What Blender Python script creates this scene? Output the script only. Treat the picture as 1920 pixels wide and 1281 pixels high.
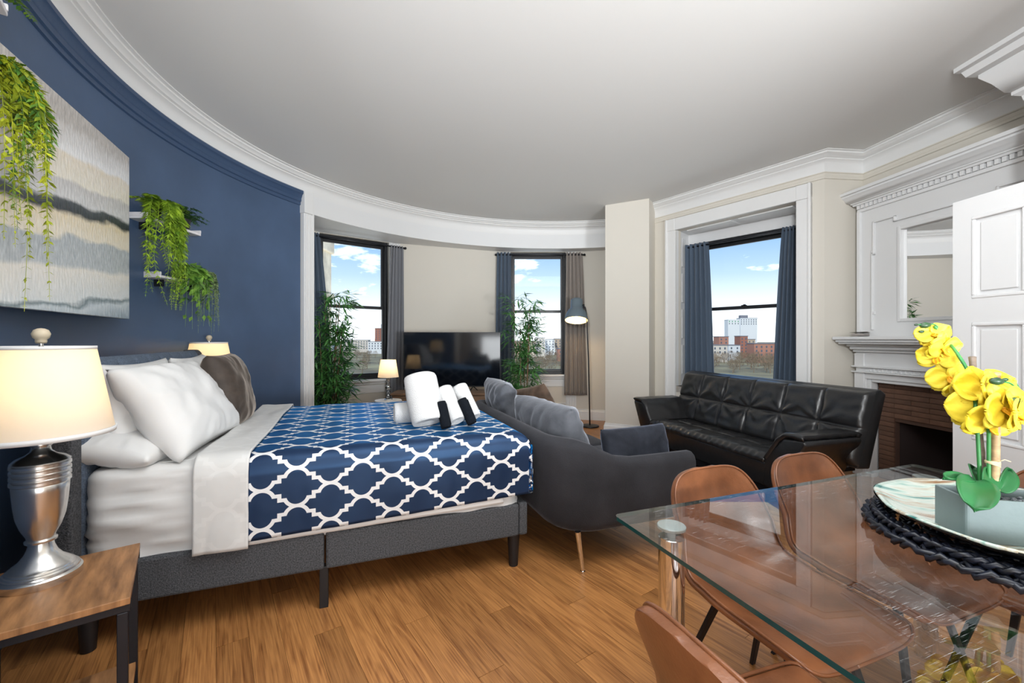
import bpy, bmesh, math, random
from mathutils import Vector, Matrix, noise
random.seed(7)
for o in list(bpy.data.objects): bpy.data.objects.remove(o)
S = bpy.context.scene
COL = S.collection
PI = math.pi
# ------------------------------------------------------------------ camera
FPX, HOR, CX = 800.0, 637.0, 960.0
H = 1.30
cam = bpy.data.cameras.new('camera'); camo = bpy.data.objects.new('camera', cam); COL.objects.link(camo)
camo.location = (0, 0, H); camo.rotation_euler = (PI/2, 0, 0)
cam.sensor_width = 36; cam.lens = FPX/1920*36; cam.shift_y = -3.5/1920; cam.clip_start = .02; cam.clip_end = 5000
S.camera = camo
S.view_settings.view_transform = 'Standard'; S.view_settings.look = 'None'
S.view_settings.gamma = 1; S.view_settings.use_curve_mapping = False
S.view_settings.exposure = 0.12
# ------------------------------------------------------------------ sky
W = bpy.data.worlds.new('sky'); S.world = W; W.use_nodes = True
nt = W.node_tree; N = nt.nodes; L = nt.links; N.clear()
geo = N.new('ShaderNodeTexCoord'); sep = N.new('ShaderNodeSeparateXYZ'); L.new(geo.outputs['Generated'], sep.inputs[0])
ramp = N.new('ShaderNodeValToRGB'); L.new(sep.outputs[2], ramp.inputs[0])
e = ramp.color_ramp.elements
e[0].position = 0.0; e[0].color = (.90, .96, 1, 1)
e[1].position = .42; e[1].color = (.055, .145, .33, 1)
for p_, c_ in ((.07, (.44, .48, .52)), (.14, (.24, .33, .43)), (.24, (.10, .205, .40))): m = e.new(p_); m.color = (*c_, 1)
mp = N.new('ShaderNodeMapping'); mp.inputs['Scale'].default_value = (3, 3, 9); L.new(geo.outputs['Generated'], mp.inputs[0])
cl = N.new('ShaderNodeTexNoise'); cl.inputs['Scale'].default_value = 2.2; cl.inputs['Detail'].default_value = 7; cl.inputs['Roughness'].default_value = .6
L.new(mp.outputs[0], cl.inputs[0])
cr = N.new('ShaderNodeValToRGB'); cr.color_ramp.elements[0].position = .57; cr.color_ramp.elements[1].position = .74; L.new(cl.outputs[0], cr.inputs[0])
mx = N.new('ShaderNodeMix'); mx.data_type = 'RGBA'; L.new(cr.outputs[0], mx.inputs[0]); L.new(ramp.outputs[0], mx.inputs[6]); mx.inputs[7].default_value = (1, 1, 1, 1)
bg = N.new('ShaderNodeBackground'); L.new(mx.outputs[2], bg.inputs[0]); bg.inputs[1].default_value = 2.5
L.new(bg.outputs[0], N.new('ShaderNodeOutputWorld').inputs[0])
# ------------------------------------------------------------------ sun (behind the building) and added fill lights out of view
def light(name, kind, loc, power, color=(1, 1, 1), rot=(0, 0, 0), size=None, size_y=None, radius=None):
    d = bpy.data.lights.new(name, kind); d.energy = power; d.color = color
    if size: d.size = size
    if size_y: d.shape = 'RECTANGLE'; d.size_y = size_y
    if radius is not None: d.shadow_soft_size = radius
    o = bpy.data.objects.new(name, d); COL.objects.link(o); o.location = loc; o.rotation_euler = rot
    return o
sun = light('sun', 'SUN', (0, -40, 60), 2.6, (1, .95, .86), (math.radians(52), 0, math.radians(-25)))
light('ceiling_fill_light', 'AREA', (.55, 1.15, 3.08), 50, (.93, .97, 1), (math.radians(4), 0, 0), 2.2, 1.6)  # added soft fill from above, not a fixture of the room
light('rear_fill_light', 'AREA', (.8, -2.4, 1.9), 14, (.93, .97, 1), (math.radians(112), 0, 0), 3.0, 1.8)  # weak frontal fill added behind the camera
light('bounce_fill_light', 'AREA', (.6, -1.4, 1.0), 75, (.92, .965, 1), (math.radians(140), 0, 0), 2.0, 1.2)  # unseen fill added to throw light up at the ceiling
for loc_, tgt_, p_ in (((2.3, -2.0, 1.15), (-.9, 4.4, 3.9), 1320), ((-.85, -2.0, 2.45), (1.9, 4.6, 3.3), 960)):      # two added fill spots behind the camera, brightening the far ceiling
    sp_ = light('ceiling_fill_spot', 'SPOT', loc_, p_, (.93, .97, 1), radius=.35); sp_.data.spot_size = math.radians(66); sp_.data.spot_blend = 1.0
    sp_.rotation_euler = (Vector(tgt_)-sp_.location).to_track_quat('-Z', 'Y').to_euler()

# ------------------------------------------------------------------ helpers
def px_dir(x): return (x-CX)/FPX
def at(x, y, z):                         # pixel of a point known to lie at height z
    D = (H-z)*FPX/(y-HOR); return Vector((px_dir(x)*D, D, z))
def on_line(x, P, d):                    # where the sight line of column x meets the plan line P + t d
    r = px_dir(x); return (r*P[1]-P[0])/(d[0]-r*d[1])

class MB:
    def __init__(s): s.v = []; s.f = []; s.uv = {}
    def add(s, vs, fs):
        b = len(s.v); s.v += [tuple(v) for v in vs]; s.f += [tuple(b+i for i in f) for f in fs]; return s
    def box(s, x0, x1, y0, y1, z0, z1, M=None):
        vs = [Vector((x, y, z)) for z in (z0, z1) for y in (y0, y1) for x in (x0, x1)]
        if M: vs = [M @ v for v in vs]
        return s.add(vs, [(0, 2, 3, 1), (4, 5, 7, 6), (0, 1, 5, 4), (2, 6, 7, 3), (0, 4, 6, 2), (1, 3, 7, 5)])
    def lathe(s, prof, seg=32, c=(0, 0), a0=0, a1=2*PI, cap=True, M=None):
        full = abs(a1-a0-2*PI) < 1e-6; n = seg if full else seg+1; vs = []
        for r, z in prof:
            for i in range(n):
                a = a0+(a1-a0)*i/seg; vs.append(Vector((c[0]+r*math.cos(a), c[1]+r*math.sin(a), z)))
        if M: vs = [M @ v for v in vs]
        fs = []
        for j in range(len(prof)-1):
            for i in range(seg):
                k = (i+1) % n; fs.append((j*n+i, j*n+k, (j+1)*n+k, (j+1)*n+i))
        if cap and full:
            if prof[0][0] > 1e-4: fs.append(tuple(reversed(range(n))))
            if prof[-1][0] > 1e-4: fs.append(tuple(range((len(prof)-1)*n, len(prof)*n)))
        return s.add(vs, fs)
    def tube(s, pts, r, seg=8, cap=True):
        pts = [Vector(p) for p in pts]; n = len(pts); rr = r if isinstance(r, (list, tuple)) else [r]*n; vs = []
        up = Vector((0, 0, 1)); prev = None
        for i, p in enumerate(pts):
            t = (pts[min(i+1, n-1)]-pts[max(i-1, 0)]).normalized()
            a = (prev-prev.dot(t)*t) if prev else (up.cross(t) if abs(t.dot(up)) < .95 else Vector((1, 0, 0)).cross(t))
            a.normalize(); prev = a; b = t.cross(a)
            for k in range(seg):
                q = 2*PI*k/seg; vs.append(p+rr[i]*(math.cos(q)*a+math.sin(q)*b))
        fs = [(i*seg+k, i*seg+(k+1) % seg, (i+1)*seg+(k+1) % seg, (i+1)*seg+k) for i in range(n-1) for k in range(seg)]
        if cap: fs += [tuple(reversed(range(seg))), tuple(range((n-1)*seg, n*seg))]
        return s.add(vs, fs)
    def prism(s, pts, z0, z1, M=None):       # outline in xy, pulled up in z
        n = len(pts); vs = [Vector((p[0], p[1], z0)) for p in pts]+[Vector((p[0], p[1], z1)) for p in pts]
        if M: vs = [M @ v for v in vs]
        return s.add(vs, [tuple(reversed(range(n))), tuple(range(n, 2*n))]+[(i, (i+1) % n, n+(i+1) % n, n+i) for i in range(n)])
    def grid(s, fn, nu, nv, uvf=None, wrapu=False):
        b = len(s.v); nu1 = nu if wrapu else nu+1
        for j in range(nv+1):
            for i in range(nu1): s.v.append(tuple(fn(i/nu, j/nv)))
        for j in range(nv):
            for i in range(nu):
                k = (i+1) % nu1
                s.f.append((b+j*nu1+i, b+j*nu1+k, b+(j+1)*nu1+k, b+(j+1)*nu1+i))
                if uvf: s.uv[len(s.f)-1] = [uvf(i/nu, j/nv), uvf((i+1)/nu, j/nv), uvf((i+1)/nu, (j+1)/nv), uvf(i/nu, (j+1)/nv)]
        return s
    def sweep(s, prof, path, closed=False):   # prof (offset to the left of travel, z), path plan points
        n = len(path); m = len(prof); vs = []
        for i, p in enumerate(path):
            p = Vector(p[:2]); a = Vector(path[(i-1) % n][:2]) if (closed or i) else None; b = Vector(path[(i+1) % n][:2]) if (closed or i < n-1) else None
            d1 = (p-a).normalized() if a is not None else (b-p).normalized(); d2 = (b-p).normalized() if b is not None else d1
            n1 = Vector((-d1.y, d1.x)); n2 = Vector((-d2.y, d2.x)); k = (n1+n2); k = k/max(.2, k.length_squared)*2
            for o, z in prof: vs.append((p.x+k.x*o, p.y+k.y*o, z))
        fs = []
        for i in range(n if closed else n-1):
            for j in range(m-1):
                q = (i+1) % n; fs.append((i*m+j, q*m+j, q*m+j+1, i*m+j+1))
        return s.add(vs, fs)
    def build(s, name, mat, parent=None, smooth=False, bevel=0, solid=0, sub=0, label=None, kind=None, fix=True, seg=2):
        me = bpy.data.meshes.new(name); me.from_pydata(s.v, [], s.f)
        if s.uv:
            ul = me.uv_layers.new(name='UVMap')
            for p in me.polygons:
                if p.index in s.uv:
                    for k, li in enumerate(p.loop_indices): ul.data[li].uv = s.uv[p.index][k]
        if fix:
            bm = bmesh.new(); bm.from_mesh(me); bmesh.ops.recalc_face_normals(bm, faces=bm.faces); bm.to_mesh(me); bm.free()
        if smooth:
            for p in me.polygons: p.use_smooth = True
        me.materials.append(MAT[mat] if isinstance(mat, str) else mat)
        o = bpy.data.objects.new(name, me); COL.objects.link(o)
        if smooth == 'auto':
            md = o.modifiers.new('edge', 'EDGE_SPLIT'); md.split_angle = math.radians(38)
        if solid: md = o.modifiers.new('solid', 'SOLIDIFY'); md.thickness = solid; md.offset = -1
        if bevel: md = o.modifiers.new('bevel', 'BEVEL'); md.width = bevel; md.segments = seg; md.limit_method = 'ANGLE'; md.angle_limit = .6; me.polygons.foreach_set('use_smooth', [True]*len(me.polygons)) if seg > 2 else None
        if sub: md = o.modifiers.new('sub', 'SUBSURF'); md.levels = sub; md.render_levels = sub
        if parent: o.parent = parent
        if label: o['label'] = label
        if kind: o['kind'] = kind
        return o

def tag(o, label, cat, group=None, kind=None):
    o['label'] = label; o['category'] = cat
    if group: o['group'] = group
    if kind: o['kind'] = kind
    return o
def thing(name, label, cat, loc=(0, 0, 0), rz=0, group=None):
    o = bpy.data.objects.new(name, None); o.empty_display_size = .1; COL.objects.link(o); o.location = loc; o.rotation_euler = (0, 0, rz)
    return tag(o, label, cat, group)
def struct(o, label=None):
    o['kind'] = 'structure'
    if label: o['label'] = label
    return o
def copy_tree(o, parent=None):
    c = o.copy(); COL.objects.link(c); c.parent = parent
    for ch in list(o.children): copy_tree(ch, c)
    return c

MAT = {}
def mat(name, col, rough=.5, metal=0, var=0, vscale=8, bump=0, bscale=40, spec=.5, sheen=0, sheen_col=None, coat=0, emit=None, estr=0, trans=0, alpha=1, stretch=(1, 1, 1), detail=4, vcol=None, ior=None, sub=0, rand=0, coords='Object'):
    M = bpy.data.materials.new(name); M.use_nodes = True; t = M.node_tree; b = t.nodes['Principled BSDF']
    def c4(c): return (c[0], c[1], c[2], 1)
    b.inputs['Base Color'].default_value = c4(col); b.inputs['Roughness'].default_value = rough; b.inputs['Metallic'].default_value = metal
    b.inputs['Specular IOR Level'].default_value = spec; b.inputs['Coat Weight'].default_value = coat; b.inputs['Transmission Weight'].default_value = trans
    b.inputs['Alpha'].default_value = alpha
    if ior: b.inputs['IOR'].default_value = ior
    if sheen: b.inputs['Sheen Weight'].default_value = sheen; b.inputs['Sheen Roughness'].default_value = .35; b.inputs['Sheen Tint'].default_value = c4(sheen_col or (1, 1, 1))
    if emit: b.inputs['Emission Color'].default_value = c4(emit); b.inputs['Emission Strength'].default_value = estr
    if sub: b.inputs['Subsurface Weight'].default_value = sub; b.inputs['Subsurface Radius'].default_value = (.05, .04, .03)
    if var or bump:
        tc = t.nodes.new('ShaderNodeTexCoord'); mpn = t.nodes.new('ShaderNodeMapping'); mpn.inputs['Scale'].default_value = stretch; t.links.new(tc.outputs[coords], mpn.inputs[0])
    if var:
        n = t.nodes.new('ShaderNodeTexNoise'); n.inputs['Scale'].default_value = vscale; n.inputs['Detail'].default_value = detail; t.links.new(mpn.outputs[0], n.inputs[0])
        r = t.nodes.new('ShaderNodeValToRGB'); r.color_ramp.elements[0].position = .3; r.color_ramp.elements[1].position = .7
        lo = tuple(x*(1-var) for x in col); hi = vcol or tuple(min(1, x*(1+var)) for x in col)
        r.color_ramp.elements[0].color = c4(lo); r.color_ramp.elements[1].color = c4(hi); t.links.new(n.outputs[0], r.inputs[0])
        out = r.outputs[0]
        if rand:
            oi = t.nodes.new('ShaderNodeObjectInfo'); hs = t.nodes.new('ShaderNodeHueSaturation'); mr = t.nodes.new('ShaderNodeMapRange'); mr.inputs[3].default_value = 1-rand; mr.inputs[4].default_value = 1+rand
            t.links.new(oi.outputs['Random'], mr.inputs[0]); t.links.new(mr.outputs[0], hs.inputs['Value']); t.links.new(out, hs.inputs['Color']); out = hs.outputs[0]
        t.links.new(out, b.inputs['Base Color'])
    if bump:
        n = t.nodes.new('ShaderNodeTexNoise'); n.inputs['Scale'].default_value = bscale; n.inputs['Detail'].default_value = 3; t.links.new(mpn.outputs[0], n.inputs[0])
        bp = t.nodes.new('ShaderNodeBump'); bp.inputs['Strength'].default_value = bump; bp.inputs['Distance'].default_value = .01; t.links.new(n.outputs[0], bp.inputs['Height']); t.links.new(bp.outputs[0], b.inputs['Normal'])
    MAT[name] = M; return M

mat('ceiling', (.72, .715, .70), .85, bump=.05, bscale=5)
mat('white_trim', (.76, .755, .745), .45, bump=.008, bscale=20)
mat('white_gloss', (.74, .74, .74), .38, bump=.02, bscale=14)
mat('tan_wall', (.66, .62, .55), .75, bump=.04, bscale=12)
mat('blue_wall', (.058, .10, .185), .42, var=.12, vscale=2, bump=.05, bscale=14)
mat('blue_trim', (.04, .075, .15), .35, bump=.1, bscale=25)
mat('black_frame', (.012, .013, .016), .35)
mat('black_metal', (.012, .013, .018), .4, metal=.3)
mat('black_leg', (.01, .01, .012), .45)
mat('chrome', (.82, .83, .85), .06, metal=1)
mat('nickel', (.74, .72, .69), .26, metal=1, bump=.04, bscale=60, stretch=(1, 1, .05))
mat('bed_fabric', (.085, .088, .095), .95, var=.45, vscale=160, bump=.5, bscale=260, detail=2, spec=.15)
mat('headboard_fabric', (.11, .14, .19), .9, var=.3, vscale=160, bump=.4, bscale=240, spec=.2)
mat('sheet', (.73, .72, .705), .8, bump=.15, bscale=9, spec=.25)
mat('pillow_white', (.74, .735, .725), .8, bump=.12, bscale=11, spec=.25)
mat('brown_velvet', (.045, .032, .024), .7, var=.35, vscale=14, sheen=.8, sheen_col=(.6, .52, .45), bump=.2, bscale=30)
mat('towel', (.72, .72, .72), .95, bump=.6, bscale=220, spec=.1, sheen=.3)
mat('towel_black', (.008, .010, .014), .95, bump=.5, bscale=220, spec=.1)
mat('sofa_velvet', (.034, .034, .039), .85, var=.25, vscale=5, sheen=.35, sheen_col=(.5, .5, .55), bump=.25, bscale=180, spec=.2)
mat('cushion_grey', (.10, .105, .12), .85, var=.3, vscale=9, sheen=.9, sheen_col=(.65, .68, .75), bump=.2, bscale=40, spec=.2)
mat('cushion_dark', (.022, .025, .034), .85, var=.3, vscale=10, sheen=.5, sheen_col=(.4, .45, .6), bump=.2, bscale=40, spec=.2)
mat('cushion_brown', (.09, .055, .035), .8, var=.4, vscale=12, sheen=.7, sheen_col=(.6, .5, .42), bump=.25, bscale=30)
mat('black_leather', (.012, .012, .013), .31, bump=.25, bscale=16, spec=.7)
mat('tan_leather', (.16, .052, .018), .30, var=.35, vscale=7, bump=.06, bscale=120, vcol=(.27, .10, .04), spec=.6)
mat('curtain_slate', (.075, .105, .15), .9, bump=.1, bscale=150, sheen=.3)
mat('curtain_grey', (.20, .205, .225), .9, bump=.1, bscale=150, sheen=.3)
mat('curtain_taupe', (.25, .215, .19), .9, bump=.1, bscale=150, sheen=.3)
mat('tv_screen', (.004, .006, .010), .08, spec=.6)
mat('tv_bezel', (.006, .006, .008), .35)
mat('wood_stand', (.22, .13, .075), .5, var=.35, vscale=5, stretch=(1, 12, 12))
mat('night_wood', (.30, .13, .045), .45, var=.5, vscale=4, stretch=(9, 1.6, 1), bump=.08, bscale=12, vcol=(.46, .22, .085))
mat('lampgrey', (.13, .17, .20), .4)
mat('lamp_inner', (.95, .8, .5), .6, emit=(1, .68, .25), estr=1.6)
mat('bulb', (1, .9, .7), .5, emit=(1, .78, .45), estr=9)
mat('brick_brown', (.115, .058, .036), .6, var=.25, vscale=14, bump=.25, bscale=40, rand=.16)
mat('mortar_brown', (.075, .038, .025), .85)
mat('firebox', (.022, .012, .011), .9)
mat('mirror', (.9, .9, .9), .01, metal=1)
mat('leaf_fern', (.11, .32, .03), .5, var=.5, vscale=14, vcol=(.45, .64, .05), spec=.4)
mat('leaf_dark', (.025, .085, .02), .5, var=.5, vscale=20, vcol=(.06, .16, .035), spec=.4)
mat('leaf_lime', (.20, .34, .02), .5, var=.55, vscale=9, vcol=(.62, .66, .04), spec=.4)
mat('leaf_pothos', (.05, .22, .035), .4, var=.5, vscale=18, vcol=(.26, .46, .07), spec=.45)
mat('leaf_varieg', (.07, .15, .05), .5, var=.5, vscale=40, vcol=(.32, .42, .18), spec=.4)
mat('leaf_bamboo', (.03, .12, .035), .45, var=.5, vscale=7, vcol=(.13, .38, .09), spec=.5)
mat('cane', (.20, .12, .06), .6, var=.4, vscale=20, stretch=(1, 1, 5))
mat('pot_black', (.012, .012, .014), .4)
mat('soil', (.03, .02, .015), .95, bump=.6, bscale=60)
mat('orchid_leaf', (.012, .115, .03), .38, var=.25, vscale=8, vcol=(.02, .18, .05))
mat('orchid_stem', (.03, .20, .05), .45, var=.3, vscale=20)
mat('orchid_bud', (.01, .035, .02), .4, var=.4, vscale=30, vcol=(.03, .09, .03))
mat('petal', (.86, .62, .02), .5, var=.14, vscale=16, vcol=(.92, .76, .08), sub=.0, spec=.3)
mat('petal_deep', (.80, .40, .01), .5, var=.2, vscale=50)
mat('bamboo_stake', (.48, .32, .17), .5, var=.3, vscale=20, stretch=(1, 1, 4))
mat('bamboo_dark', (.16, .12, .09), .5, var=.3, vscale=20, stretch=(1, 1, 4))
mat('raffia', (.70, .58, .38), .8)
mat('planter_grey', (.17, .22, .225), .55, var=.06, vscale=5, bump=.06, bscale=60)
mat('pebbles', (.06, .07, .09), .6, var=.8, vscale=60, bump=.6, bscale=60, vcol=(.45, .5, .55))
mat('placemat', (.003, .004, .008), .38, var=.6, vscale=60, vcol=(.010, .014, .028)); mat('plate_under', (.012, .035, .038), .12, var=.5, vscale=9, vcol=(.06, .04, .03))
mat('floor_sheet', (.030, .032, .038), .95, var=.4, vscale=30, bump=.5, bscale=120)
mat('stone', (.62, .53, .40), .9, var=.3, vscale=3, bump=.4, bscale=6)
mat('book', (.30, .27, .25), .6)
mat('shelf_white', (.72, .70, .72), .5)
mat('wood_finial', (.60, .50, .36), .5)
mat('table_edge', (.01, .06, .06), .1, spec=.8)

def shade_mat(name, col, tr):
    M = bpy.data.materials.new(name); M.use_nodes = True; t = M.node_tree; t.nodes.clear()
    a = t.nodes.new('ShaderNodeBsdfDiffuse'); a.inputs[0].default_value = (*col, 1); b = t.nodes.new('ShaderNodeBsdfTranslucent'); b.inputs[0].default_value = (*tr, 1)
    m = t.nodes.new('ShaderNodeMixShader'); m.inputs[0].default_value = .45; o = t.nodes.new('ShaderNodeOutputMaterial')
    t.links.new(a.outputs[0], m.inputs[1]); t.links.new(b.outputs[0], m.inputs[2]); t.links.new(m.outputs[0], o.inputs[0]); MAT[name] = M
shade_mat('lamp_shade', (.84, .81, .77), (.90, .78, .58))
def glass_mat(name, tint, ior, refl_rough=0.0, scratch=False):
    M = bpy.data.materials.new(name); M.use_nodes = True; t = M.node_tree; t.nodes.clear(); n = t.nodes.new
    fr = n('ShaderNodeFresnel'); fr.inputs[0].default_value = ior
    tr = n('ShaderNodeBsdfTransparent'); tr.inputs[0].default_value = (*tint, 1); gl = n('ShaderNodeBsdfGlossy'); gl.inputs['Roughness'].default_value = refl_rough
    mx = n('ShaderNodeMixShader'); o = n('ShaderNodeOutputMaterial'); t.links.new(fr.outputs[0], mx.inputs[0]); t.links.new(tr.outputs[0], mx.inputs[1]); t.links.new(gl.outputs[0], mx.inputs[2]); last = mx.outputs[0]
    if scratch:
        tc = n('ShaderNodeTexCoord'); m1 = None
        for k, (ang, sc) in enumerate(((.5, 1.0), (2.0, 1.3), (1.2, .8))):
            mp = n('ShaderNodeMapping'); mp.inputs['Rotation'].default_value = (0, 0, ang); mp.inputs['Scale'].default_value = (18*sc, 800*sc, 1); t.links.new(tc.outputs['Object'], mp.inputs[0])
            nz = n('ShaderNodeTexNoise'); nz.inputs['Scale'].default_value = 1; nz.inputs['Detail'].default_value = 1; t.links.new(mp.outputs[0], nz.inputs[0])
            rp = n('ShaderNodeMapRange'); rp.inputs[1].default_value = .69; rp.inputs[2].default_value = .78; t.links.new(nz.outputs[0], rp.inputs[0])
            if m1 is None: m1 = rp.outputs[0]
            else:
                mm = n('ShaderNodeMath'); mm.operation = 'MAXIMUM'; t.links.new(m1, mm.inputs[0]); t.links.new(rp.outputs[0], mm.inputs[1]); m1 = mm.outputs[0]
        pn = n('ShaderNodeTexNoise'); pn.inputs['Scale'].default_value = 3.5; t.links.new(tc.outputs['Object'], pn.inputs[0]); pr = n('ShaderNodeMapRange'); pr.inputs[1].default_value = .46; pr.inputs[2].default_value = .64; pr.inputs[4].default_value = .55; t.links.new(pn.outputs[0], pr.inputs[0])
        mm = n('ShaderNodeMath'); mm.operation = 'MULTIPLY'; t.links.new(m1, mm.inputs[0]); t.links.new(pr.outputs[0], mm.inputs[1])
        df = n('ShaderNodeBsdfDiffuse'); df.inputs[0].default_value = (.8, .83, .86, 1); m2 = n('ShaderNodeMixShader'); t.links.new(mm.outputs[0], m2.inputs[0]); t.links.new(last, m2.inputs[1]); t.links.new(df.outputs[0], m2.inputs[2]); last = m2.outputs[0]
    t.links.new(last, o.inputs[0]); MAT[name] = M
glass_mat('window_glass', (.97, .985, .985), 1.25)
glass_mat('table_glass', (.955, .985, .975), 1.85, scratch=True)
glass_mat('crystal', (.93, .95, .97), 1.9)
mat('disc_glass', (.72, .80, .80), .12, trans=.45, coat=.4)

def wood_floor():
    M = bpy.data.materials.new('plank_wood'); M.use_nodes = True; t = M.node_tree; b = t.nodes['Principled BSDF']; n = t.nodes.new; l = t.links.new
    tc = n('ShaderNodeTexCoord'); oi = n('ShaderNodeObjectInfo'); cb = n('ShaderNodeCombineXYZ'); ml = n('ShaderNodeMath'); ml.operation = 'MULTIPLY'; ml.inputs[1].default_value = 37; l(oi.outputs['Random'], ml.inputs[0])
    for k in range(3): l(ml.outputs[0], cb.inputs[k])
    ad = n('ShaderNodeVectorMath'); ad.operation = 'ADD'; l(tc.outputs['Object'], ad.inputs[0]); l(cb.outputs[0], ad.inputs[1])
    mp = n('ShaderNodeMapping'); mp.inputs['Scale'].default_value = (1.6, 11, 1); l(ad.outputs[0], mp.inputs[0])
    a = n('ShaderNodeTexNoise'); a.inputs['Scale'].default_value = 1.6; a.inputs['Detail'].default_value = 2; a.inputs['Distortion'].default_value = .6; l(mp.outputs[0], a.inputs[0])
    mu = n('ShaderNodeMath'); mu.operation = 'MULTIPLY'; mu.inputs[1].default_value = 16; l(a.outputs[0], mu.inputs[0]); sn = n('ShaderNodeMath'); sn.operation = 'SINE'; l(mu.outputs[0], sn.inputs[0])
    mp2 = n('ShaderNodeMapping'); mp2.inputs['Scale'].default_value = (5, 190, 1); l(ad.outputs[0], mp2.inputs[0]); f = n('ShaderNodeTexNoise'); f.inputs['Scale'].default_value = 1; f.inputs['Detail'].default_value = 3; l(mp2.outputs[0], f.inputs[0])
    m2 = n('ShaderNodeMath'); m2.operation = 'MULTIPLY_ADD'; m2.inputs[1].default_value = .11; m2.inputs[2].default_value = .06; l(sn.outputs[0], m2.inputs[0])
    m3 = n('ShaderNodeMath'); m3.operation = 'ADD'; l(m2.outputs[0], m3.inputs[0]); l(f.outputs[0], m3.inputs[1])
    r = n('ShaderNodeValToRGB'); r.color_ramp.elements[0].position = .22; r.color_ramp.elements[1].position = .80; r.color_ramp.elements[0].color = (.18, .062, .018, 1); r.color_ramp.elements[1].color = (.50, .225, .072, 1); l(m3.outputs[0], r.inputs[0])
    hs = n('ShaderNodeHueSaturation'); mr = n('ShaderNodeMapRange'); mr.inputs[3].default_value = .80; mr.inputs[4].default_value = 1.18; l(oi.outputs['Random'], mr.inputs[0]); l(mr.outputs[0], hs.inputs['Value']); l(r.outputs[0], hs.inputs['Color']); l(hs.outputs[0], b.inputs['Base Color'])
    b.inputs['Roughness'].default_value = .33; b.inputs['Specular IOR Level'].default_value = .45
    MAT['plank'] = M
wood_floor()

# trellis print of the comforter, drawn from its own cloth coordinates (metres)
def trellis(name, base, line, sheen_col, sheen, metal=0):
    M = bpy.data.materials.new(name); M.use_nodes = True; t = M.node_tree; b = t.nodes['Principled BSDF']; n = t.nodes.new; l = t.links.new
    PX, PY = .29, .178
    tc = n('ShaderNodeUVMap'); sp = n('ShaderNodeSeparateXYZ'); l(tc.outputs[0], sp.inputs[0])
    def m(op, a, bb=None, c=None):
        q = n('ShaderNodeMath'); q.operation = op
        for k, x in enumerate((a, bb, c)):
            if x is None: continue
            if isinstance(x, (int, float)): q.inputs[k].default_value = x
            else: l(x, q.inputs[k])
        return q.outputs[0]
    def fold(x, P):      # distance to the nearest multiple of P
        return m('ABSOLUTE', m('SUBTRACT', m('MULTIPLY', m('FRACT', m('ADD', m('DIVIDE', x, P), .5)), P), P/2))
    x = fold(sp.outputs[0], PX); y = fold(sp.outputs[1], PY)       # quarter cell, x in 0..PX/2, y in 0..PY/2
    r = .052
    def hyp(a, bb): return m('SQRT', m('ADD', m('MULTIPLY', a, a), m('MULTIPLY', bb, bb)))
    d1 = m('ABSOLUTE', m('SUBTRACT', hyp(x, m('SUBTRACT', y, PY/2-r)), r)); d1 = m('ADD', d1, m('MULTIPLY', m('LESS_THAN', y, PY/4+.004), 1.0))
    d2 = m('ABSOLUTE', m('SUBTRACT', hyp(m('SUBTRACT', x, PX/2), m('SUBTRACT', y, r)), r)); d2 = m('ADD', d2, m('MULTIPLY', m('GREATER_THAN', y, PY/4-.004), 1.0))
    def seg(cx, cy, hx, hy): return m('MAXIMUM', m('SUBTRACT', m('ABSOLUTE', m('SUBTRACT', x, cx)), hx), m('SUBTRACT', m('ABSOLUTE', m('SUBTRACT', y, cy)), hy))
    q = PX/4; w = PY/4; hw = .0085
    d3 = seg(q-.011, w+.011, .011, 0); d4 = seg(q, w, 0, .011); d5 = seg(q+.011, w-.011, .011, 0)
    d = m('MINIMUM', m('MINIMUM', d1, d2), m('MINIMUM', d3, m('MINIMUM', d4, d5)))
    k = m('LESS_THAN', d, hw)
    mx = n('ShaderNodeMix'); mx.data_type = 'RGBA'; l(k, mx.inputs[0]); mx.inputs[6].default_value = (*base, 1); mx.inputs[7].default_value = (*line, 1); l(mx.outputs[2], b.inputs['Base Color'])
    if metal: l(m('MULTIPLY', m('SUBTRACT', 1.0, k), metal), b.inputs['Metallic'])
    ms = n('ShaderNodeMix'); ms.data_type = 'RGBA'; l(k, ms.inputs[0]); ms.inputs[6].default_value = (*sheen_col, 1); ms.inputs[7].default_value = (1, 1, 1, 1); l(ms.outputs[2], b.inputs['Sheen Tint'])
    b.inputs['Sheen Weight'].default_value = sheen; b.inputs['Sheen Roughness'].default_value = .18; b.inputs['Roughness'].default_value = .5; b.inputs['Specular IOR Level'].default_value = .5
    tc2 = n('ShaderNodeTexCoord'); nz = n('ShaderNodeTexNoise'); nz.inputs['Scale'].default_value = 7; l(tc2.outputs['Object'], nz.inputs[0]); bp = n('ShaderNodeBump'); bp.inputs['Strength'].default_value = .25; bp.inputs['Distance'].default_value = .02; l(nz.outputs[0], bp.inputs['Height']); l(bp.outputs[0], b.inputs['Normal'])
    if metal:      # satin weave: smooth lustre at grazing angles
        fr = n('ShaderNodeFresnel'); fr.inputs[0].default_value = 1.55; gl = n('ShaderNodeBsdfGlossy'); gl.inputs['Roughness'].default_value = .42; l(ms.outputs[2], gl.inputs[0]); mh = n('ShaderNodeMixShader'); l(m('MULTIPLY', fr.outputs[0], .95), mh.inputs[0]); l(b.outputs[0], mh.inputs[1]); l(gl.outputs[0], mh.inputs[2]); l(mh.outputs[0], t.nodes['Material Output'].inputs[0])
    MAT[name] = M
trellis('trellis_blue', (.0012, .011, .046), (.78, .78, .78), (.012, .38, .95), .8, .2)
trellis('trellis_under', (.65, .645, .63), (.69, .685, .67), (1, 1, 1), .15)

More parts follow.
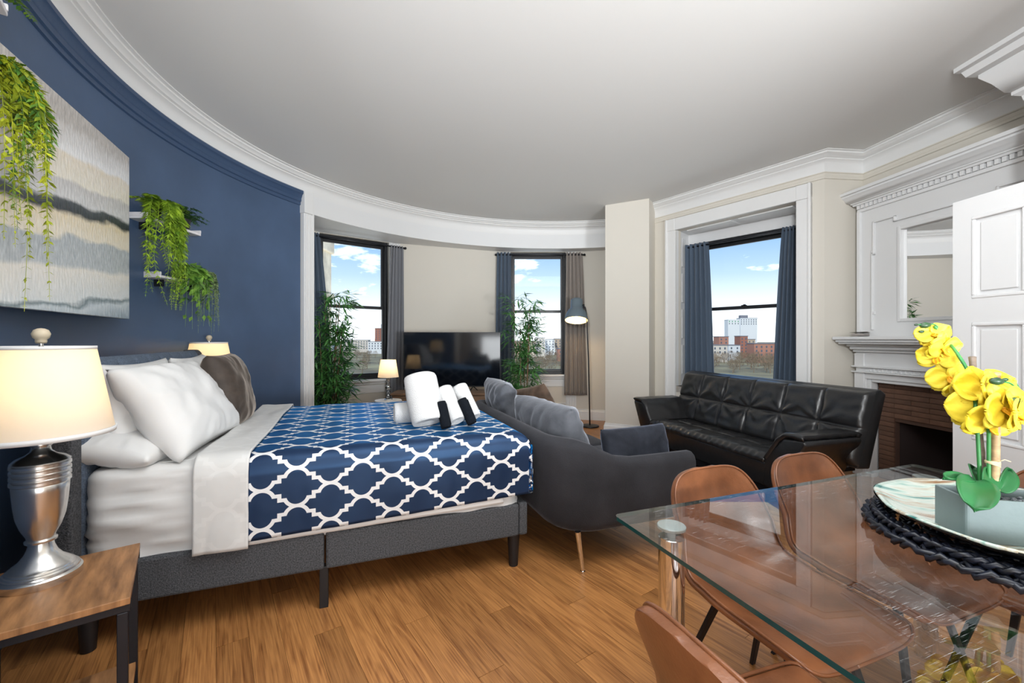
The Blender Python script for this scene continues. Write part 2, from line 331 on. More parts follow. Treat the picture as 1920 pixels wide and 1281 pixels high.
def painting_mat():
    M = bpy.data.materials.new('abstract_paint'); M.use_nodes = True; t = M.node_tree; b = t.nodes['Principled BSDF']; n = t.nodes.new; l = t.links.new
    tc = n('ShaderNodeTexCoord'); sp = n('ShaderNodeSeparateXYZ'); l(tc.outputs['Object'], sp.inputs[0])
    mp = n('ShaderNodeMapping'); mp.inputs['Scale'].default_value = (1.5, 1, 4.5); l(tc.outputs['Object'], mp.inputs[0]); nz = n('ShaderNodeTexNoise'); nz.inputs['Scale'].default_value = 1.8; nz.inputs['Detail'].default_value = 5; l(mp.outputs[0], nz.inputs[0])
    def m(op, a, bb=None, c=None):
        q = n('ShaderNodeMath'); q.operation = op
        for k, x in enumerate((a, bb, c)):
            if x is None: continue
            if isinstance(x, (int, float)): q.inputs[k].default_value = x
            else: l(x, q.inputs[k])
        return q.outputs[0]
    v = m('ADD', m('MULTIPLY_ADD', nz.outputs[0], .12, -.06), m('ADD', m('MULTIPLY', sp.outputs[0], .10), sp.outputs[2]))
    r = n('ShaderNodeValToRGB'); l(v, r.inputs[0]); E = r.color_ramp.elements
    stops = [(0, (.30, .38, .44)), (.10, (.42, .46, .48)), (.12, (.20, .26, .28)), (.14, (.50, .52, .52)), (.27, (.55, .52, .47)), (.30, (.33, .35, .36)), (.43, (.30, .32, .33)), (.45, (.55, .50, .41)), (.54, (.52, .45, .33)), (.565, (.03, .035, .045)), (.60, (.06, .07, .08)), (.62, (.44, .44, .44)), (.71, (.38, .37, .36)), (.73, (.56, .52, .45)), (.84, (.52, .47, .39)), (.86, (.62, .60, .57)), (1.0, (.50, .47, .44))]
    E[0].position = 0; E[0].color = (*stops[0][1], 1); E[1].position = 1; E[1].color = (*stops[-1][1], 1)
    for p, c in stops[1:-1]: q = E.new(p); q.color = (*(min(.85, x*(1.55 if min(c) > .2 else 1)) for x in c), 1)
    n2 = n('ShaderNodeTexNoise'); n2.inputs['Scale'].default_value = 1; n2.inputs['Detail'].default_value = 6; mp2 = n('ShaderNodeMapping'); mp2.inputs['Scale'].default_value = (70, 70, 22); l(tc.outputs['Object'], mp2.inputs[0]); l(mp2.outputs[0], n2.inputs[0])
    mx = n('ShaderNodeMix'); mx.data_type = 'RGBA'; mx.blend_type = 'OVERLAY'; mx.inputs[0].default_value = .55; l(r.outputs[0], mx.inputs[6]); l(n2.outputs[0], mx.inputs[7]); l(mx.outputs[2], b.inputs['Base Color'])
    b.inputs['Roughness'].default_value = .28
    bp = n('ShaderNodeBump'); bp.inputs['Strength'].default_value = .5; bp.inputs['Distance'].default_value = .006; l(n2.outputs[0], bp.inputs['Height']); l(bp.outputs[0], b.inputs['Normal'])
    MAT['paint'] = M
painting_mat()
def plate_mat():
    M = bpy.data.materials.new('plate_glass'); M.use_nodes = True; t = M.node_tree; b = t.nodes['Principled BSDF']; n = t.nodes.new; l = t.links.new
    tc = n('ShaderNodeTexCoord'); mp = n('ShaderNodeMapping'); mp.inputs['Scale'].default_value = (3, 26, 1); mp.inputs['Rotation'].default_value = (0, 0, .25); l(tc.outputs['Object'], mp.inputs[0]); nz = n('ShaderNodeTexNoise'); nz.inputs['Scale'].default_value = 1.6; nz.inputs['Detail'].default_value = 4; nz.inputs['Distortion'].default_value = .5; l(mp.outputs[0], nz.inputs[0])
    r = n('ShaderNodeValToRGB'); l(nz.outputs[0], r.inputs[0]); E = r.color_ramp.elements; E[0].position = .34; E[0].color = (.05, .20, .18, 1); E[1].position = .66; E[1].color = (.28, .15, .07, 1)
    for p, c in ((.42, (.34, .50, .44)), (.50, (.58, .64, .58)), (.58, (.48, .46, .36))): q = E.new(p); q.color = (*c, 1)
    l(r.outputs[0], b.inputs['Base Color']); b.inputs['Roughness'].default_value = .12; b.inputs['Coat Weight'].default_value = .6; MAT['plate'] = M
plate_mat()

# ================================================================== ROOM SHELL
C = (.64, 3.47); RW = 3.25; HC = 3.13; HR = 2.95; HV = 2.735
def ring(r, deg, z=0): a = math.radians(deg); return Vector((C[0]+r*math.cos(a), C[1]+r*math.sin(a), z))
R = math.radians
A_BLUE, A_END, A_COL = 157, 238, 72
Q0 = Vector((1.946, 5.81)); Q1 = Vector((3.07, 4.195)); Q2 = Vector((3.49, 4.243)); FD = Vector((.114, -.9935)); FN = Vector((-.9935, -.114))
def wall_seg(mb, a, b, z0, z1, th=.14, side=1):     # wall between plan points, thickness to the right of travel a>b when side=1
    a = Vector(a[:2]); b = Vector(b[:2]); d = (b-a).normalized(); n = Vector((d.y, -d.x))*th*side
    mb.prism([a, b, b+n, a+n], z0, z1); return mb
# floor: sub floor + planks
PA = math.atan2(.819, -.573)
fl = struct(MB().box(-4.2, 4.6, -3.2, 7.6, -.12, -.0125).build('floor', 'mortar_brown'), 'warm oak plank floor')
pw, pl = .118, 1.21
pm = MB().box(-pl/2+.0008, pl/2-.0008, -pw/2+.0006, pw/2-.0006, -.012, 0)
proto = None; ca, sa = math.cos(PA), math.sin(PA); cnt = 0
def in_room(x, y):
    if y < -.2: return False
    if math.hypot(x-C[0], y-C[1]) > 3.9 and not (1.2 < x < 3.7 and y < 5.4): return False
    if x < -1.5 and y < .9: return False
    return abs(x) < 1.22*y+1.0 and y > .75
rest = MB()
for j in range(-60, 61):
    off = ((j*0.377) % 1)*pl
    for i in range(-8, 9):
        a = i*pl+off; b = j*pw; x = a*ca-b*sa; y = a*sa+b*ca+3
        ends = [(x+k*ca*pl/2, y+k*sa*pl/2) for k in (-1, 0, 1)]
        if not any(in_room(*q) for q in ends): continue
        hidden = (x < -1.9 or y > 4.6 or x > 2.2)
        if hidden or cnt >= 290:
            Mx = Matrix.Rotation(-PA, 4, 'Z') @ Matrix.Translation((x, y, 0)) @ Matrix.Rotation(PA, 4, 'Z'); rest.box(-pl/2+.0008, pl/2-.0008, -pw/2+.0006, pw/2-.0006, -.012, 0, Mx); continue
        if proto is None: proto = pm.build('plank', 'plank', fl); o = proto
        else: o = proto.copy(); COL.objects.link(o)
        o.location = (x, y, 0); o.rotation_euler = (0, 0, PA); cnt += 1
rest.build('far_planks', 'plank', fl, kind='stuff').rotation_euler = (0, 0, PA)
MB().box(-4.2, 4.6, -3.2, .8, -.012, -.002).build('floor_behind', 'plank', fl)
# ceiling
struct(MB().box(-4.2, 4.6, -3.2, 7.7, HC, HC+.15).build('ceiling', 'ceiling'), 'plain white plaster ceiling')
# curved blue wall
wl = struct(MB().lathe([(RW, 0), (RW, HC), (RW+.14, HC), (RW+.14, 0), (RW, 0)], 80, C, R(A_BLUE), R(A_END)).build('wall_left', 'blue_wall', smooth='auto'), 'curved navy blue wall')
rail = [(RW+.01, HR-.165), (RW-.012, HR-.155), (RW-.012, HR-.125), (RW-.024, HR-.118), (RW-.024, HR-.085), (RW-.03, HR-.078), (RW-.04, HR-.05), (RW-.055, HR-.038), (RW-.055, HR-.012), (RW-.045, HR), (RW+.01, HR)]
MB().lathe(rail, 90, C, R(A_BLUE), R(A_END)).build('picture_rail', 'blue_trim', wl, smooth='auto')
# ring cornice
cove = [(RW-.001, HR-.005), (RW-.004, HR+.06), (RW-.012, HR+.085), (RW-.03, HR+.105), (RW-.055, HR+.115), (RW-.055, HR+.125), (RW-.075, HR+.13), (RW-.085, HR+.145), (RW-.105, HR+.155), (RW-.105, HR+.168), (RW-.13, HR+.172), (RW-.13, HC+.001)]
struct(MB().lathe(cove, 120, C, R(A_COL), R(A_END)).build('trim_1', 'white_trim', smooth='auto'), 'white curved ceiling cornice')
# valance above the bay windows, soffit behind it
struct(MB().lathe([(RW, HC), (RW, HV), (RW+.02, HV), (3.95, HV), (3.95, HC), (RW, HC)], 80, C, R(A_COL), R(A_BLUE-.2)).build('trim_2', 'white_gloss', smooth='auto'), 'white curved valance above the bay windows')
# white jamb post where the blue wall ends
post = MB(); post.prism([ring(RW-.05, A_BLUE-.15), ring(RW-.05, A_BLUE-2.6), ring(RW+.62, A_BLUE-2.6), ring(RW+.62, A_BLUE-.15)], 0, HV)
post.prism([ring(RW-.075, A_BLUE+.1), ring(RW-.075, A_BLUE-2.0), ring(RW+.02, A_BLUE-2.0), ring(RW+.02, A_BLUE+.1)], HV-.03, HR-.01)
for k, (a0, a1) in enumerate(((.35, .8), (1.1, 1.7), (2.0, 2.4))):
    post.prism([ring(RW-.062, A_BLUE-a0), ring(RW-.062, A_BLUE-a1), ring(RW-.04, A_BLUE-a1), ring(RW-.04, A_BLUE-a0)], 0, HV-.03)
struct(post.build('trim_3', 'white_trim', bevel=.006), 'white moulded jamb post at the end of the blue wall')
# bay: window planes
L1 = Vector((-2.57, 5.69)); R1 = Vector((-1.815, 6.286)); L2 = Vector((-.03, 6.98)); R2 = Vector((.88, 6.98))
d1 = (R1-L1).normalized(); d2 = Vector((1, 0))
ZS, ZT, ZM = .735, 2.73, 1.765
bay = MB(); A0 = ring(3.85, A_BLUE-2.2).to_2d()
JA = A0; JB = L1-d1*.12; JC = R1+d1*.12; JD = L2-d2*.12; JE = R2+d2*.12
for a, b in ((JA, L1), (R1, JC), (JC, JD), (JD, L2), (R2, JE), (JE, Vector((1.5, 6.85))), (Vector((1.5, 6.85)), Vector((1.75, 6.0)))): wall_seg(bay, a, b, 0, HC, .14, -1)
for a, b in ((L1, R1), (L2, R2)): wall_seg(bay, a, b, 0, ZS, .14, -1); wall_seg(bay, a, b, ZT, HC, .14, -1)
struct(bay.build('wall_back', 'tan_wall'), 'cream wall of the round window bay')
bb = MB(); wp = [JA, L1, R1, JC, JD, L2, R2, JE, Vector((1.5, 6.85))]
bb.sweep([(0, 0), (-.022, 0), (-.022, .13), (-.012, .15), (-.012, .165), (0, .17)], wp)
struct(bb.build('baseboard_back', 'white_trim'), 'white baseboard under the bay windows')

def window(idx, a, b, z0, z1, zm, out, label, cas=.11, inset=.05):
    """double hung window between plan points a and b; out = unit vector to the outside"""
    a = Vector(a[:2]); b = Vector(b[:2]); d = (b-a); w = d.length; d.normalize(); ang = math.atan2(d.y, d.x)
    root = bpy.data.objects.new('window_%d' % idx, None); COL.objects.link(root); struct(root, label)
    root.location = (a.x, a.y, 0); root.rotation_euler = (0, 0, ang)
    s = 1 if Vector((-d.y, d.x)).dot(out) > 0 else -1      # local y to the outside
    def bx(mb, x0, x1, y0, y1, za, zb): return mb.box(x0, x1, min(s*y0, s*y1), max(s*y0, s*y1), za, zb)
    y = inset
    f = MB(); bx(f, 0, .04, y, y+.09, z0, z1); bx(f, w-.04, w, y, y+.09, z0, z1); bx(f, .04, w-.04, y, y+.09, z1-.045, z1); bx(f, .04, w-.04, y, y+.09, z0, z0+.03)
    f.build('window_frame', 'black_frame', root, bevel=.004)
    for nm, za, zb, yy in (('upper_sash', zm-.02, z1-.045, y+.05), ('lower_sash', z0+.03, zm+.02, y+.012)):
        q = MB(); t = .045 if nm == 'upper_sash' else .035
        bx(q, .04, .04+.035, yy, yy+.035, za, zb); bx(q, w-.075, w-.04, yy, yy+.035, za, zb); bx(q, .075, w-.075, yy, yy+.035, zb-(t if nm == 'upper_sash' else .04), zb); bx(q, .075, w-.075, yy, yy+.035, za, za+(.04 if nm == 'upper_sash' else .05))
        sash = q.build(nm, 'black_frame', root, bevel=.003)
        g = MB(); bx(g, .07, w-.07, yy+.016, yy+.020, za+.03, zb-.03); g.build('pane', 'window_glass', sash)
    lk = MB(); bx(lk, w/2-.03, w/2+.03, y-.005, y+.03, zm+.02, zm+.028); bx(lk, w/2-.008, w/2+.02, y, y+.02, zm+.028, zm+.036); lk.build('sash_lock', 'black_metal', root, bevel=.003)
    return root, s, w, bx
def casing(root, w, bx, z0, z1, cw, proud=.03, top=True, left=True, right=True):
    for x0, x1, on in ((-cw, 0, left), (w, w+cw, right)):
        if not on: continue
        c = MB(); bx(c, x0, x1, -proud*.6, .06, 0, z1)
        for k in (.12, .36, .62, .86): bx(c, x0+cw*k-.007, x0+cw*k+.007, -proud, -proud*.5, .16, z1)
        c.build('casing', 'white_trim', root, bevel=.004)
    if top:
        c = MB(); bx(c, -cw, w+cw, -proud, .05, z1, z1+.08); c.build('head_casing', 'white_trim', root, bevel=.004)
def sill(root, w, bx, z0):
    c = MB(); bx(c, -.04, w+.04, -.09, .06, z0-.035, z0); c.build('window_sill', 'white_trim', root, bevel=.008)
    c = MB(); bx(c, 0, w, -.03, 0, z0-.075, z0-.035); bx(c, 0, w, -.018, 0, .25, .265); bx(c, .02, w-.02, -.012, 0, z0-.2, z0-.085); c.build('apron', 'white_trim', root, bevel=.004)
for idx, a, b, dd, lab in ((1, L1, R1, d1, 'black framed sash window next to the blue wall'), (2, L2, R2, d2, 'black framed sash window behind the floor lamp')):
    root, s, w, bx = window(idx, a, b, ZS, ZT, ZM, Vector((-dd.y, dd.x)), lab)
    casing(root, w, bx, ZS, ZT, .17, top=False); sill(root, w, bx, ZS)

# boxed column
K0 = Vector((1.27, 5.81)); K1 = Vector((1.775, 5.525)); K2 = Q0+Vector((.02, .03)); K3 = Vector((1.75, 6.9)); K4 = Vector((1.52, 6.5))
struct(MB().prism([K0, K1, K2, K3, K4], 0, HC).build('wall_column', 'tan_wall'), 'cream boxed column between the two window bays')
bb = MB(); bb.sweep([(0, 0), (.02, 0), (.02, .13), (.01, .15), (.01, .165), (0, .17)][::-1], [K1, K0, K4]); struct(bb.build('baseboard_column', 'white_trim'))
# wall with window 3
DW = (Q1-Q0); NW = Vector((.8208, .5712))
T = lambda t: Q0+DW*t
ta, tb = .1666, .88
ZH3 = 2.72; W3T, W3S, W3M = 2.585, .735, 1.70
w3 = MB()
for a, b, z0, z1 in ((T(-.02), T(ta), 0, HC), (T(tb), T(1), 0, HC), (T(ta), T(tb), ZH3, HC), (T(ta), T(tb), 0, .70)): wall_seg(w3, a, b, z0, z1, .10, -1)
struct(w3.build('wall_window', 'tan_wall'), 'cream wall around the niche window behind the futon')
# niche of window 3
N0 = T(ta)+NW*.10; N1 = T(tb)+NW*.10
Pl = T(ta-.04)+NW*.36; Pr = T(tb+.10)+NW*.47; dp = (Pr-Pl).normalized()
ni = MB()
ni.prism([T(ta), T(ta)+NW*.05, Pl+NW*.12, Pl-dp*.1], .0, ZH3+.1)
ni.prism([T(tb)+DW.normalized()*.001, Pr, Pr+dp*.1, T(tb)+DW.normalized()*.12+NW*.1], .0, ZH3+.1)
ni.prism([T(ta-.06)+NW*.1, T(tb+.1)+NW*.1, Pr+NW*.2, Pl+NW*.2], ZH3, ZH3+.1)
ni.prism([T(ta), T(tb), Pr, Pl], .62, .70)
nic = struct(ni.build('trim_4', 'white_gloss'), 'white panelled window niche behind the futon')
for k in range(4):       # raised panels of the left reveal and soffit
    a = N0+(Pl-N0)*.12; b = N0+(Pl-N0)*.85; z0 = .85+k*.47
    q = MB(); q.prism([a, b, b+Vector((.006, -.008)), a+Vector((.006, -.008))], z0, z0+.38); q.build('reveal_panel', 'white_gloss', nic, bevel=.003)
for k in range(2):
    a = N0+(N1-N0)*(.06+.47*k); b = N0+(N1-N0)*(.47+.47*k); c2 = b+NW*.22; d3_ = a+NW*.2
    q = MB(); q.prism([a, b, c2, d3_], ZH3-.014, ZH3+.002); q.build('soffit_panel', 'white_gloss', nic, bevel=.004)
t1 = .19; WL = Pl+dp*.06; WR = Pr-dp*.30
bw = MB(); wall_seg(bw, Pl-dp*.1, WL, 0, ZH3+.05, .1, -1); wall_seg(bw, WR, Pr+dp*.1, 0, ZH3+.05, .1, -1); wall_seg(bw, WL, WR, W3T, ZH3+.05, .1, -1); wall_seg(bw, WL, WR, 0, W3S, .1, -1); bw.build('niche_back', 'white_gloss', nic)
root, s, w, bx = window(3, WL, WR, W3S, W3T, W3M, NW, 'wide black framed sash window above the leather futon', inset=.03)
# casing boards of the niche opening
cw = .135; dW = DW.normalized()
def face_board(a, b, z0, z1, proud): return MB().prism([a, b, b-NW*proud, a-NW*proud], z0, z1)
for a, b in ((T(ta)-dW*cw, T(ta)), (T(tb), T(tb)+dW*cw)):
    face_board(a, b, 0, ZH3, .035).build('side_casing', 'white_trim', nic, bevel=.005)
    c = a if a != T(tb) else b
    face_board(a, b, ZH3, ZH3+.15, .042).build('corner_block', 'white_trim', nic, bevel=.005)
for a, b in ((T(ta)-dW*cw, T(ta)-dW*(cw-.025)), (T(tb)+dW*(cw-.025), T(tb)+dW*cw)):
    face_board(a, b, 0, ZH3+.15, .055).build('casing_bead', 'white_trim', nic, bevel=.005)
face_board(T(ta), T(tb), ZH3, ZH3+.15, .035).build('head_casing', 'white_trim', nic, bevel=.005)
# return and fireplace wall
FE = Q2+FD*1.62
rt = MB(); wall_seg(rt, Q1, Q2, 0, HC, .14, -1); wall_seg(rt, Q2-FD*.1, Q2+FD*.36, 0, HC, .14, -1); wall_seg(rt, Q2+FD*.36, Q2+FD*1.24, .556, HC, .14, -1); wall_seg(rt, Q2+FD*1.24, FE+FD*.5, 0, HC, .14, -1); struct(rt.build('wall_right', 'tan_wall'), 'cream wall beside and above the fireplace')
# block right of the fireplace, hinge wall and the parts of the room behind the camera
blk = MB(); blk.box(3.22, 4.4, 1.75, 2.66, 0, HC); blk.box(2.70, 4.4, .9, 1.72, 0, HC); struct(blk.build('wall_closet', 'white_gloss'), 'white closet wall at the right edge')
bk = MB(); bk.box(2.7, 2.84, -3, .9, 0, HC); bk.box(-2.2, 2.84, -3.14, -3, 0, HC); bk.box(-1.25, -1.09, -3, .72, 0, HC); struct(bk.build('wall_behind', 'tan_wall'), 'cream walls behind the camera')
# straight cornices
cprof = [(0, HR-.07), (.012, HR-.065), (.012, HR-.045), (.006, HR-.04), (.006, HR-.012), (.014, HR-.008), (.014, HR), (.003, HR+.002), (.003, HR+.075), (.02, HR+.10), (.045, HR+.115), (.045, HR+.125), (.07, HR+.132), (.085, HR+.15), (.10, HR+.155), (.10, HR+.17), (.12, HR+.174), (.12, HC+.001)]
white_c = [p for p in cprof if p[1] >= HR]; tan_c = [p for p in cprof if p[1] <= HR]
pth = [FE+FD*.4, Q2, Q1, Q0]
struct(MB().sweep(white_c, pth).build('trim_5', 'white_trim', smooth='auto'), 'white cornice above the niche window and fireplace')
struct(MB().sweep(tan_c, pth).build('trim_6', 'tan_wall', smooth='auto'), 'cream picture rail above the fireplace')
bp2 = [(0, 2.80), (.015, 2.80), (.02, 2.83), (.05, 2.85), (.05, 2.87), (.07, 2.88), (.11, 2.96), (.15, 3.02), (.15, 3.04), (.19, 3.05), (.205, 3.09), (.23, 3.10), (.23, HC+.001)]
struct(MB().sweep(bp2, [(3.22, 1.6), (3.22, 2.66), (3.8, 2.66)]).build('trim_7', 'white_gloss', smooth='auto'), 'white crown moulding on the closet wall')

# ================================================================== FIREPLACE
fp = thing('fireplace', 'white painted fireplace with overmantel mirror and brown brick surround', 'fireplace', (Q2.x, Q2.y, 0), math.atan2(FD.y, FD.x))
# local x = along the wall towards the camera (s), local y: +y = left of travel = into the wall? travel FD, left = (-FD.y, FD.x) = (.9935,.114) = into the wall
def fbx(mb, s0, s1, p0, p1, z0, z1): return mb.box(s0, s1, -p1, -p0, z0, z1)       # p = distance out of the wall
FS0, FS1 = .07, 1.53
MB_ = MB
o = fbx(MB(), FS0, FS1, 0, .12, 1.33, 2.56)
# overmantel built as frame around the mirror recess
om = MB(); MX0, MX1, MZ0, MZ1 = .478, 1.12, 1.487, 2.27
fbx(om, FS0, MX0, 0, .12, 1.33, 2.62); fbx(om, MX1, FS1, 0, .12, 1.33, 2.62); fbx(om, MX0, MX1, 0, .12, MZ1, 2.62); fbx(om, MX0, MX1, 0, .12, 1.33, MZ0); om.build('overmantel', 'white_gloss', fp)
fbx(MB(), MX0, MX1, .06, .095, MZ0, MZ1).build('mirror', 'mirror', fp)
mf = MB()
for a, b, z0, z1 in ((MX0-.03, MX0, MZ0-.03, MZ1+.03), (MX1, MX1+.03, MZ0-.03, MZ1+.03), (MX0, MX1, MZ1, MZ1+.03), (MX0, MX1, MZ0-.03, MZ0)): fbx(mf, a, b, .115, .132, z0, z1)
mf.build('mirror_frame', 'white_gloss', fp, bevel=.006)
pan = MB()        # eared panel moulding
t = .014
ear = [(.22, 1.40), (.22, 2.10), (.235, 2.10), (.235, 2.40), (.43, 2.40), (.43, 2.36), (1.17, 2.36), (1.17, 2.40), (1.365, 2.40), (1.365, 2.10), (1.38, 2.10), (1.38, 1.40)]
for (a0, z0), (a1, z1) in zip(ear, ear[1:]): fbx(pan, min(a0, a1)-t/2, max(a0, a1)+t/2, .115, .142, min(z0, z1)-t/2, max(z0, z1)+t/2)
for a in (.215, 1.36):
    for z in (1.55, 2.13): fbx(pan, a-.006, a+.03, .115, .136, z-.015, z+.015)
pan.build('panel_moulding', 'white_gloss', fp, bevel=.004)
st = MB(); fbx(st, FS0, FS0+.035, .115, .145, 1.33, 2.54); fbx(st, FS1-.035, FS1, .115, .145, 1.33, 2.54); fbx(st, FS0, FS1, .115, .14, 2.53, 2.56); st.build('edge_strip', 'white_gloss', fp, bevel=.005)
co = MB(); prof = [(.11, 2.60), (.15, 2.60), (.155, 2.615), (.165, 2.62), (.165, 2.628), (.19, 2.64), (.205, 2.665), (.235, 2.685), (.235, 2.70), (.25, 2.705), (.255, 2.73), (.0, 2.73)]
def fsweep(mb, prof, s0, s1, p0):
    # cornice around three sides (far end, front, near end)
    path = [(s1, 0), (s1, -p0), (s0, -p0), (s0, 0)]
    return mb.sweep([(q, z) for q, z in prof], path)
co.sweep([(-(q-.12), z) for q, z in prof[:-1]]+[(.02, 2.73)], [(FS0, .0), (FS0, -.12), (FS1, -.12), (FS1, 0)]); co.build('cornice', 'white_gloss', fp, smooth='auto')
n = 34; dl = MB(); fbx(dl, 0, .027, 0, .028, 0, .036); den = None
for k in range(n):
    if den is None: den = dl.build('dentil', 'white_gloss', fp); q = den
    else: q = den.copy(); COL.objects.link(q)
    q.location = (FS0+.004+k*(FS1-FS0-.03)/(n-1), -.118, 2.562)
sh = MB(); fbx(sh, -.055+.09, FS1+.09, 0, .375, 1.298, 1.328); fbx(sh, .05, FS1+.075, 0, .355, 1.275, 1.298); fbx(sh, .06, FS1+.06, 0, .335, 1.258, 1.275); sh.build('mantel_shelf', 'white_gloss', fp, bevel=.008)
sb = MB(); fbx(sb, .06, FS1+.04, 0, .25, 1.235, 1.258); fbx(sb, .065, FS1+.02, 0, .22, 1.205, 1.235); fbx(sb, .065, FS1+.01, 0, .185, 1.18, 1.205); sb.build('bed_mould', 'white_gloss', fp, bevel=.012)
BS0, BS1, BZ = .21, 1.39, .90
fr = MB(); fbx(fr, FS0, FS1, 0, .15, BZ+.03, 1.18); fbx(fr, FS0, BS0-.035, 0, .15, 0, BZ+.03); fbx(fr, BS1+.035, FS1, 0, .15, 0, BZ+.03); fr.build('surround', 'white_gloss', fp, bevel=.004)
for a, b in ((FS0-.004, BS0-.045), (BS1+.045, FS1+.004)):
    pp = MB(); fbx(pp, a, b, .148, .165, .16, .985); fbx(pp, a-.006, b+.006, .148, .178, 0, .16); fbx(pp, a, b, .148, .165, 1.045, 1.17)
    pp.build('pilaster', 'white_gloss', fp, bevel=.005)
ba = MB(); fbx(ba, FS0-.02, FS1+.02, .10, .185, 1.035, 1.05); fbx(ba, FS0-.02, FS1+.02, .10, .185, .985, .998); fbx(ba, BS0-.04, BS1+.04, .14, .158, .998, 1.035); ba.build('frieze_band', 'white_gloss', fp, bevel=.004)
flu = MB(); fbx(flu, 0, .010, 0, .01, 0, .026); fo = None
for k in range(30):
    if fo is None: fo = flu.build('flute', 'white_gloss', fp); q = fo
    else: q = fo.copy(); COL.objects.link(q)
    q.location = (BS0+.01+k*(BS1-BS0-.02)/29, -.157, 1.003)
inn = MB()
for a, b, z0, z1 in ((BS0-.035, BS0, 0, BZ+.03), (BS1, BS1+.035, 0, BZ+.03), (BS0, BS1, BZ, BZ+.03)): fbx(inn, a, b, .06, .135, z0, z1)
inn.build('inner_casing', 'white_gloss', fp, bevel=.008)
G0, G1, GZ = .36, 1.24, .555
bk = MB(); fbx(bk, BS0, G0, 0, .046, 0, BZ); fbx(bk, G1, BS1, 0, .046, 0, BZ); fbx(bk, G0, G1, 0, .046, GZ, BZ); bk.build('mortar', 'mortar_brown', fp)
bh = .0445; br = MB(); fbx(br, .002, .294, 0, .056, .002, bh-.002); brs = MB(); fbx(brs, .002, .148, 0, .056, .002, bh-.002); brt = MB(); fbx(brt, .003, .072, 0, .056, .002, bh-.002); bo = {}
def brick(mb, key, s, z):
    if key not in bo: bo[key] = mb.build('brick', 'brick_brown', fp, bevel=.002); q = bo[key]
    else: q = bo[key].copy(); COL.objects.link(q)
    q.location = (s, 0, z)
for r in range(20):
    z = .008+r*bh
    if z+bh > BZ+.002: break
    if z < GZ-.01:
        brick(brs, 's', BS0, z); brick(brs, 's', G1, z)
    else:
        if r % 2 == 0:
            for k in range(4): brick(br, 'l', BS0+k*.296-.001, z)
        else:
            brick(brs, 's', BS0, z)
            for k in range(3): brick(br, 'l', BS0+.148+k*.296, z)
            brick(brs, 's', BS1-.15, z)
fb = MB(); fb.add([(G0, 0, 0), (G1, 0, 0), (G1, 0, GZ), (G0, 0, GZ), (G0+.12, .42, 0), (G1-.12, .42, 0), (G1-.12, .42, GZ), (G0+.12, .42, GZ)], [(0, 4, 7, 3), (5, 1, 2, 6), (4, 5, 6, 7), (3, 7, 6, 2), (0, 1, 5, 4)])
fb.build('firebox', 'firebox', fp, solid=.01)
bkv = tag(MB().box(0, .11, -.15, 0, 0, .022).add([(-.0, -.15, .022), (.11, -.15, .022), (.14, -.02, .036), (-.02, -.02, .04)], [(0, 1, 2, 3)]).build('book', 'book', bevel=.002), 'small grey folded booklet lying on the mantel shelf', 'book')
p = Q2+FD*.20+FN*.20; bkv.location = (p.x, p.y, 1.335); bkv.rotation_euler = (0, 0, 1.9)
# door leaf
dr = bpy.data.objects.new('door_1', None); COL.objects.link(dr); struct(dr, 'white panelled door standing open in front of the fireplace'); dr.location = (2.594, 2.50, 0); dr.rotation_euler = (0, 0, math.atan2(-1, .03))
DHH = 2.10; DWW = .80
lf = MB().box(0, DWW, 0, .028, .012, DHH); lf.build('door_core', 'white_gloss', dr)
rows = [(1.53, 1.99), (.74, 1.395), (.20, .60)]
fr = MB()
for x0, x1 in ((0, .10), (DWW/2-.05, DWW/2+.05), (DWW-.1, DWW)): fr.box(x0, x1, -.012, 0, .012, DHH)
zz = [.012]+[z for r_ in reversed(rows) for z in r_]+[DHH]
for z0, z1 in zip(zz[::2], zz[1::2]):
    fr.box(.10, DWW/2-.05, -.012, 0, z0, z1); fr.box(DWW/2+.05, DWW-.1, -.012, 0, z0, z1)
fr.build('door_frame', 'white_gloss', dr)
for z0, z1 in rows:
    for x0, x1 in ((.10, DWW/2-.05), (DWW/2+.05, DWW-.10)):
        m_ = MB()
        for a, b, c, d in ((x0, x1, z0, z0+.018), (x0, x1, z1-.018, z1), (x0, x0+.018, z0+.018, z1-.018), (x1-.018, x1, z0+.018, z1-.018)): m_.box(a, b, -.016, 0, c, d)
        m_.build('panel_moulding', 'white_gloss', dr, bevel=.005)
        MB().box(x0+.04, x1-.04, -.008, 0, z0+.04, z1-.04).build('door_panel', 'white_gloss', dr, bevel=.004)
kn = MB().lathe([(.0, -.06), (.02, -.058), (.028, -.045), (.026, -.03), (.012, -.02), (.012, 0), (.03, 0)], 20, M=Matrix.Translation((.05, -.012, 1.0)) @ Matrix.Rotation(-PI/2, 4, 'X')).build('door_handle', 'nickel', dr, smooth=True)

